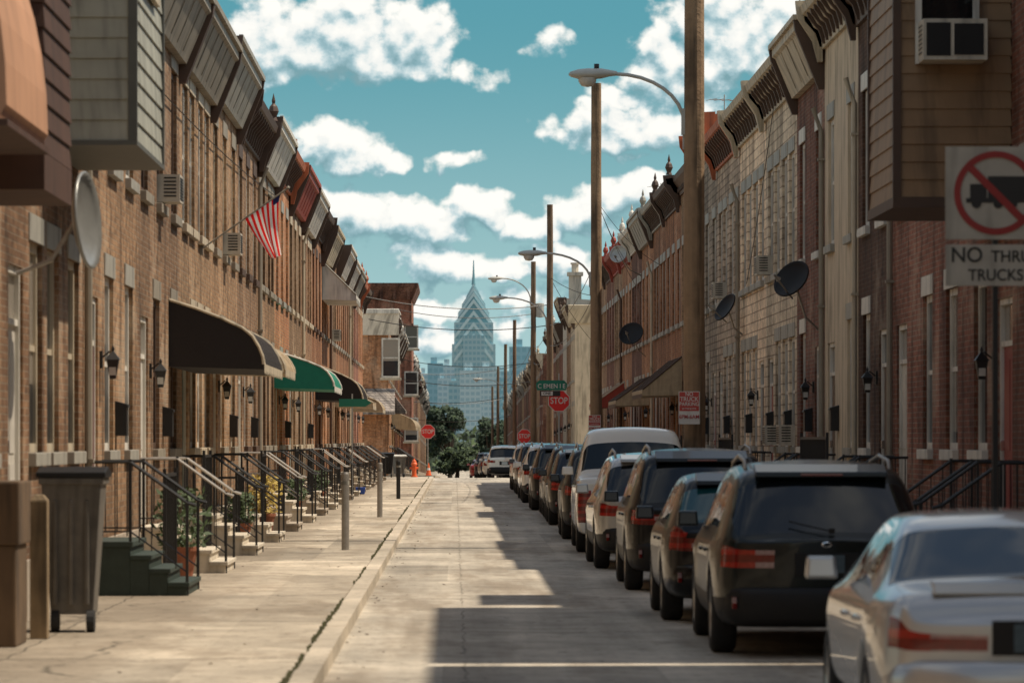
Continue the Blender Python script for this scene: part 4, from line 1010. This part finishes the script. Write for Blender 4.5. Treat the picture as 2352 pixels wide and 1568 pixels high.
car('sedan',3.20,21.0,'champagne','silver saloon car parked at the kerb with low boot','plate_d',yaw=-.022)
car('wagon',3.15,32.6,'green','dark green estate car with roof rails parked at the kerb','plate_d',yaw=-.014)
car('hatch',2.98,38.6,'black','small black hatchback with tinted windows','plate_d','carglass2',yaw=-.006)
car('suv',3.02,46.6,'black','black sport utility vehicle with roof rails','plate_d',yaw=-.006)
car('wagon',2.95,54.6,'grey','silver-grey estate car with roof rails')
car('pickup',2.97,62.5,'white','cream-white pickup truck with tall cab')
yy=71
for i,(k,c,l) in enumerate([('suv','black','black sport utility vehicle parked in the row'),('hatch','darkgrey','charcoal hatchback parked in the row'),('wagon','black','black estate car parked in the row'),('suv','black','black sport utility vehicle parked in the row'),
   ('hatch','blue','dark blue hatchback parked in the row'),('suv','black','black sport utility vehicle parked in the row'),('sedan','black','black saloon parked in the row'),('suv','white','white sport utility vehicle parked in the row'),('sedan','white','white saloon parked in the row'),('hatch','grey','grey hatchback parked in the row'),
   ('suv','darkgrey','charcoal sport utility vehicle parked in the row'),('sedan','red','red saloon parked in the row'),('suv','white','white sport utility vehicle parked in the row')]):
    car(k,2.95+R.uniform(-.06,.06),yy,c,l,'plate_d' if i%2 else 'plate'); yy+=5.9
for y,x,k,c,l in((201,2.6,'suv','white','white sport utility vehicle beyond the crossing'),(210,2.4,'sedan','white','white saloon beyond the crossing'),(222,2.3,'hatch','blue','blue hatchback beyond the crossing'),(235,2.3,'sedan','grey','grey saloon beyond the crossing'),(250,2.2,'suv','black','black sport utility vehicle beyond the crossing'),(270,1.9,'sedan','red','red saloon further down the street')): car(k,x,y,c,l)
# ---------------------------------------------------------------- trees
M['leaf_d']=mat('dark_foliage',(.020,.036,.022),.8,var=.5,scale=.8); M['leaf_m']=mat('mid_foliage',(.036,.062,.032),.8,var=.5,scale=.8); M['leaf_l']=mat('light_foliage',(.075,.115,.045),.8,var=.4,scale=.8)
M['bark']=mat('bark',(.07,.05,.035),.9,bump=.5)
def tree(x,y,h,r,light,label,n=4200):
    z0=prof(y); t=thing('tree',label,'tree',(x,y,z0),0,'trees at the end of the street')
    b=MB(); b.tube([(0,0,0),(.1,0,h*.2),(0,.1,h*.45),(.1,0,h*.8)],[.3,.24,.18,.05],8)
    cl=[]
    for i in range(16):
        a=R.random()*6.28; rr=r*R.uniform(.2,.85); z=h*R.uniform(.32,.90); rr*=1.15-abs(z/h-.55)
        c=Vector((rr*math.cos(a),rr*math.sin(a),z)); cl.append((c,r*R.uniform(.20,.36)))
        b.tube([(0,0,h*.25),c*.5+Vector((0,0,h*.12)),c],[.12,.07,.02],5)
    obj('trunk',b.mesh('trunk',['bark']),t)
    b=MB()
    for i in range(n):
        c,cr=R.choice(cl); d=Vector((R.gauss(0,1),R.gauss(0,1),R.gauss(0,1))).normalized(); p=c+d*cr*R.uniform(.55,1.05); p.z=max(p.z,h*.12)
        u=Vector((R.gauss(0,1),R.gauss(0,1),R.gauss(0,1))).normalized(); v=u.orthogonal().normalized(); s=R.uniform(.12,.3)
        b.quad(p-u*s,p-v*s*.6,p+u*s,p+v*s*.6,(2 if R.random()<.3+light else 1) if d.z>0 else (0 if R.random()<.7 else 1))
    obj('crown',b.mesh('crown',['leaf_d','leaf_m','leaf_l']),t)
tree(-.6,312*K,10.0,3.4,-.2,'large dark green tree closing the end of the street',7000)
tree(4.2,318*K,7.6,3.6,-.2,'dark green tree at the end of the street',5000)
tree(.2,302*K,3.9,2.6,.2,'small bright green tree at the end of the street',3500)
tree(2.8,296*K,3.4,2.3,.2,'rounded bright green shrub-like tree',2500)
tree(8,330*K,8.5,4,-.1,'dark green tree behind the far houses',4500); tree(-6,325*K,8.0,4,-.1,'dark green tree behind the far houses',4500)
b=MB()
for i in range(9000):
    x=R.uniform(-60,70); y=R.uniform(600,700); hh=5+2.0*math.sin(x*.13)+1.2*math.sin(x*.37+1); z=prof(y)+R.random()*hh
    u=Vector((R.gauss(0,1),R.gauss(0,1),R.gauss(0,1))).normalized(); v=u.orthogonal().normalized(); s=R.uniform(.4,.9)
    p=Vector((x,y,z)); b.quad(p-u*s,p-v*s*.6,p+u*s,p+v*s*.6,R.choice([0,0,1,1,2]))
obj('distant_trees',b.mesh('distant_trees',['leaf_d','leaf_m','leaf_l']),label='far belt of green trees under the skyline',cat='trees',kind='stuff')
# ---------------------------------------------------------------- skyline
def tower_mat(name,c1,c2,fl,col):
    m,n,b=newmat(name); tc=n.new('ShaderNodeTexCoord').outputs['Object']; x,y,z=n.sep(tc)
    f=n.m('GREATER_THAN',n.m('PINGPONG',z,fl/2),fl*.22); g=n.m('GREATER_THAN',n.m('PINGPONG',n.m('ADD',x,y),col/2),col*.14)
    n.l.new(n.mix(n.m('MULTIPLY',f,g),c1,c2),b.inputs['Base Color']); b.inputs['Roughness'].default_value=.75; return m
M['tw_a']=tower_mat('hazy_tower_glass',(.42,.60,.64),(.27,.48,.55),8,6); M['tw_b']=tower_mat('hazy_tower_pale',(.56,.70,.73),(.38,.56,.62),7,6)  # distance haze is put into the tower base colours, here and below
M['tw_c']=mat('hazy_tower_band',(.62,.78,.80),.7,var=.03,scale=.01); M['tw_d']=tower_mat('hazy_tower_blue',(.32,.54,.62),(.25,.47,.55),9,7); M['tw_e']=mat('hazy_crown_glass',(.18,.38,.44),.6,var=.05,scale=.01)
D=5600.; sc=F/D
def px(x): return (x-1045)/sc
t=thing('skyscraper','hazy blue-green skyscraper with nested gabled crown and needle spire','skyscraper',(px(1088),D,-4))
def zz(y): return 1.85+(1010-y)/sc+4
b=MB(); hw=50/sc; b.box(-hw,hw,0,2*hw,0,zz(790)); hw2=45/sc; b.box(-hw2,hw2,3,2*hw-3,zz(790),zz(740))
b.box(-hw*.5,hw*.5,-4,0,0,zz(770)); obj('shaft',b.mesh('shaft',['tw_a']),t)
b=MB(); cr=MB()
st=[(45,742,684),(36,718,668),(27,698,656),(17,680,648)]
for i,(w_,ye,ya) in enumerate(st):
    a=w_/sc; e,ap=zz(ye),zz(ya); z0=zz(765)
    b.prism([(-a,z0),(a,z0),(a,e),(0,ap),(-a,e)],hw-a*.9,hw+a*.9,axis='y')
    yo=hw-a*.9-.6; th=7.5
    for k in range(4 if i==0 else 1):
        dz=-k*17
        off=6.0 if (i==0 and k>0) else 0
        cr.prism([(-a,e+dz-1),(0,ap+dz-1),(a,e+dz-1),(a,e+dz-th),(0,ap+dz-th),(-a,e+dz-th)],yo-.5-off,yo-off)
obj('crown',b.mesh('crown',['tw_e'],fix=True),t); obj('chevron_bands',cr.mesh('chevron_bands',['tw_c'],fix=True),t)
b=MB(); b.tube([(0,hw,zz(652)),(0,hw,zz(625)),(0,hw,zz(595))],[3.0,1.5,.6],8); obj('spire',b.mesh('spire',['tw_e']),t)
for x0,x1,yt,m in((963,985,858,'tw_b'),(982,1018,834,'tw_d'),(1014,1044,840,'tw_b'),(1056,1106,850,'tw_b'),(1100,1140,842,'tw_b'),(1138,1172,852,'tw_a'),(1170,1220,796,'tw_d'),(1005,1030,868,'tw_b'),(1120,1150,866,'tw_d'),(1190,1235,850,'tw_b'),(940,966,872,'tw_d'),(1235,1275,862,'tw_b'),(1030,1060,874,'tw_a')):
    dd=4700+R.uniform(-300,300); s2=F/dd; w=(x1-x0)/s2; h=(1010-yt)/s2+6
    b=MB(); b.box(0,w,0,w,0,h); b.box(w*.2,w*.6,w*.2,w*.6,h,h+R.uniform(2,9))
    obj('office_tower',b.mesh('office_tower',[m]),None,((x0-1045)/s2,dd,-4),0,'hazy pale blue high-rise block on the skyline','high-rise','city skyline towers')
# ---------------------------------------------------------------- world
EL=math.radians(61); AZ=math.radians(4)
W=bpy.data.worlds.new('World'); S.world=W; W.use_nodes=True; nt=W.node_tree; n=N(nt)
bg=nt.nodes['Background']
sky=n.new('ShaderNodeTexSky'); sky.sky_type='NISHITA'; sky.sun_disc=False; sky.sun_elevation=EL; sky.sun_rotation=math.pi/2-AZ; sky.air_density=1.2; sky.dust_density=.6; sky.ozone_density=2.0
d=n.new('ShaderNodeTexCoord').outputs['Generated']; X,Y,Z=n.sep(d)
ys_=n.m('MAXIMUM',Y,.05); u=n.m('DIVIDE',X,ys_); v=n.m('DIVIDE',Z,ys_)
uv=n.comb(u,v,0)
BL=[(790,85,275,115,1.1),(600,90,130,120,1),(930,110,130,75,1.1),(620,165,120,35,.8),(1075,168,42,26,.36),(1235,108,42,30,.32),(1140,190,30,18,.22),
 (1700,60,190,120,1.1),(1560,165,155,100,1.1),(1400,295,150,60,1.1),(1530,285,110,62,1),(1420,215,70,30,.7),(1462,357,30,14,.45),
 (770,342,140,48,.9),(880,362,62,18,.6),(1035,367,64,19,.5),(640,330,80,60,.8),
 (830,488,160,80,1.1),(960,510,125,54,1),(1090,475,105,46,1),
 (1220,525,100,36,.9),(1340,488,125,60,1.1),(1470,450,115,55,1.1),
 (1000,600,135,48,1),(1130,615,120,42,.85),(1270,595,100,45,.9),
 (1000,705,90,36,.85),(1160,745,95,48,.95),(990,790,95,42,.9),(1190,680,90,36,.7),(1340,640,90,40,.6)]
g=bpy.data.node_groups.new('cloud_density','ShaderNodeTree')
g.interface.new_socket('V',in_out='INPUT',socket_type='NodeSocketVector'); g.interface.new_socket('D',in_out='OUTPUT',socket_type='NodeSocketFloat')
q=N(g); gi=q.new('NodeGroupInput'); go=q.new('NodeGroupOutput')
vec=gi.outputs[0]
nz=q.new('ShaderNodeTexNoise',noise_dimensions='2D'); q.l.new(vec,nz.inputs['Vector']); nz.inputs['Scale'].default_value=7; nz.inputs['Detail'].default_value=4
wv=q.vm('MULTIPLY',q.vm('SUBTRACT',nz.outputs['Color'],(.5,.5,.5)),(.15,.10,0)); wv=q.vm('ADD',vec,wv)
acc=None
for x,y,rx,ry,a in BL:
    t_=q.vm('MULTIPLY',q.vm('SUBTRACT',wv,((x-1045)/1000,(1010-y)/1000,0)),(1000/rx,1000/ry,0))
    l=q.vm('DOT_PRODUCT',t_,t_); l=q.m('MULTIPLY_ADD',l,-a,a)
    acc=l if acc is None else q.m('MAXIMUM',acc,l)
acc=q.m('MAXIMUM',acc,-.9)
f1=q.noise(q.vm('MULTIPLY',vec,(1,1.15,0)),9.5,9,.57,'2D')
vo=q.new('ShaderNodeTexVoronoi',voronoi_dimensions='2D',feature='SMOOTH_F1'); q.l.new(q.vm('ADD',vec,q.vm('MULTIPLY',wv,(.4,.4,0))),vo.inputs['Vector']); vo.inputs['Scale'].default_value=17; vo.inputs['Smoothness'].default_value=.9
dd_=q.m('ADD',q.m('MULTIPLY',acc,.95),q.m('MULTIPLY',q.m('SUBTRACT',f1,.475),2.4))
dd_=q.m('ADD',dd_,q.m('MULTIPLY',q.m('SUBTRACT',.42,vo.outputs['Distance']),.7))
q.l.new(dd_,go.inputs[0])
uvs=n.vm('MULTIPLY',uv,(F/1000,F/1000,0))
def dens(vv):
    gn=n.new('ShaderNodeGroup'); gn.node_tree=g; n.l.new(vv,gn.inputs[0]); return gn.outputs[0]
D0=dens(uvs); D1=dens(n.vm('ADD',uvs,(.010,.040,0)))
al=n.ss(D0,-.12,.62)
lit=n.m('ADD',.46,n.m('MULTIPLY',n.m('SUBTRACT',D0,D1),.62))
lit=n.m('SUBTRACT',lit,n.m('MULTIPLY',n.ss(D0,.6,1.7),.16),clamp=True)
cr_=n.new('ShaderNodeValToRGB'); n.l.new(lit,cr_.inputs[0]); e=cr_.color_ramp.elements
e[0].position=0.0; e[0].color=(.20,.36,.40,1); e[1].position=.80; e[1].color=(1,.98,.92,1)
for p_,c_ in((.22,(.32,.49,.54,1)),(.40,(.58,.70,.72,1)),(.55,(.86,.88,.85,1))):
    k_=e.new(p_); k_.color=c_
cc=n.mix(1.0,cr_.outputs[0],(10.4,10.4,10.4),'MULTIPLY')
hz=n.ss(v,-.0,.115)
grad=n.mix(hz,(4.6,6.7,7.2),(.65,2.95,3.65))
base=n.mix(.25,grad,n.mix(1.0,sky.outputs[0],(.6,.95,1.0),'MULTIPLY'))
n.l.new(n.mix(al,base,cc),bg.inputs['Color']); bg.inputs['Strength'].default_value=.1
front=n.m('MULTIPLY',n.ss(Y,.90,.95),n.m('SUBTRACT',1.0,n.ss(v,.13,.2)))
nis=n.mix(1.0,sky.outputs[0],(1.08,1.0,.86),'MULTIPLY')
gen=n.ss(n.noise(d,3.2,4,.6),.48,.64)
other=n.mix(n.m('MULTIPLY',gen,.85),nis,(8.2,8.0,7.5))
bg2=n.new('ShaderNodeBackground'); n.l.new(other,bg2.inputs['Color']); bg2.inputs['Strength'].default_value=.115
ms=n.new('ShaderNodeMixShader'); n.l.new(front,ms.inputs[0]); n.l.new(bg2.outputs[0],ms.inputs[1]); n.l.new(bg.outputs[0],ms.inputs[2])
n.l.new(ms.outputs[0],nt.nodes['World Output'].inputs[0])
W.cycles.sampling_method='MANUAL'; W.cycles.sample_map_resolution=512
sl=bpy.data.lights.new('sun','SUN'); sl.energy=5.0; sl.angle=math.radians(.6); sl.color=(1.0,.88,.72)
so=bpy.data.objects.new('sun',sl); COL.objects.link(so)
sv=Vector((math.cos(EL)*math.cos(AZ),math.cos(EL)*math.sin(AZ),math.sin(EL))); so.rotation_euler=sv.to_track_quat('Z','Y').to_euler(); so.location=(30,20,50)
c=bpy.data.cameras.new('camera'); co=bpy.data.objects.new('camera',c); COL.objects.link(co); co.location=(0,0,1.85); co.rotation_euler=(math.pi/2,0,0)
c.sensor_width=36; c.lens=F/2352*36; c.shift_x=131/2352; c.shift_y=226/2352; c.clip_end=30000; c.clip_start=.1
c.dof.use_dof=True; c.dof.focus_distance=110; c.dof.aperture_fstop=4.0
S.camera=co
S.view_settings.view_transform='Standard'; S.view_settings.look='None'; S.view_settings.exposure=0
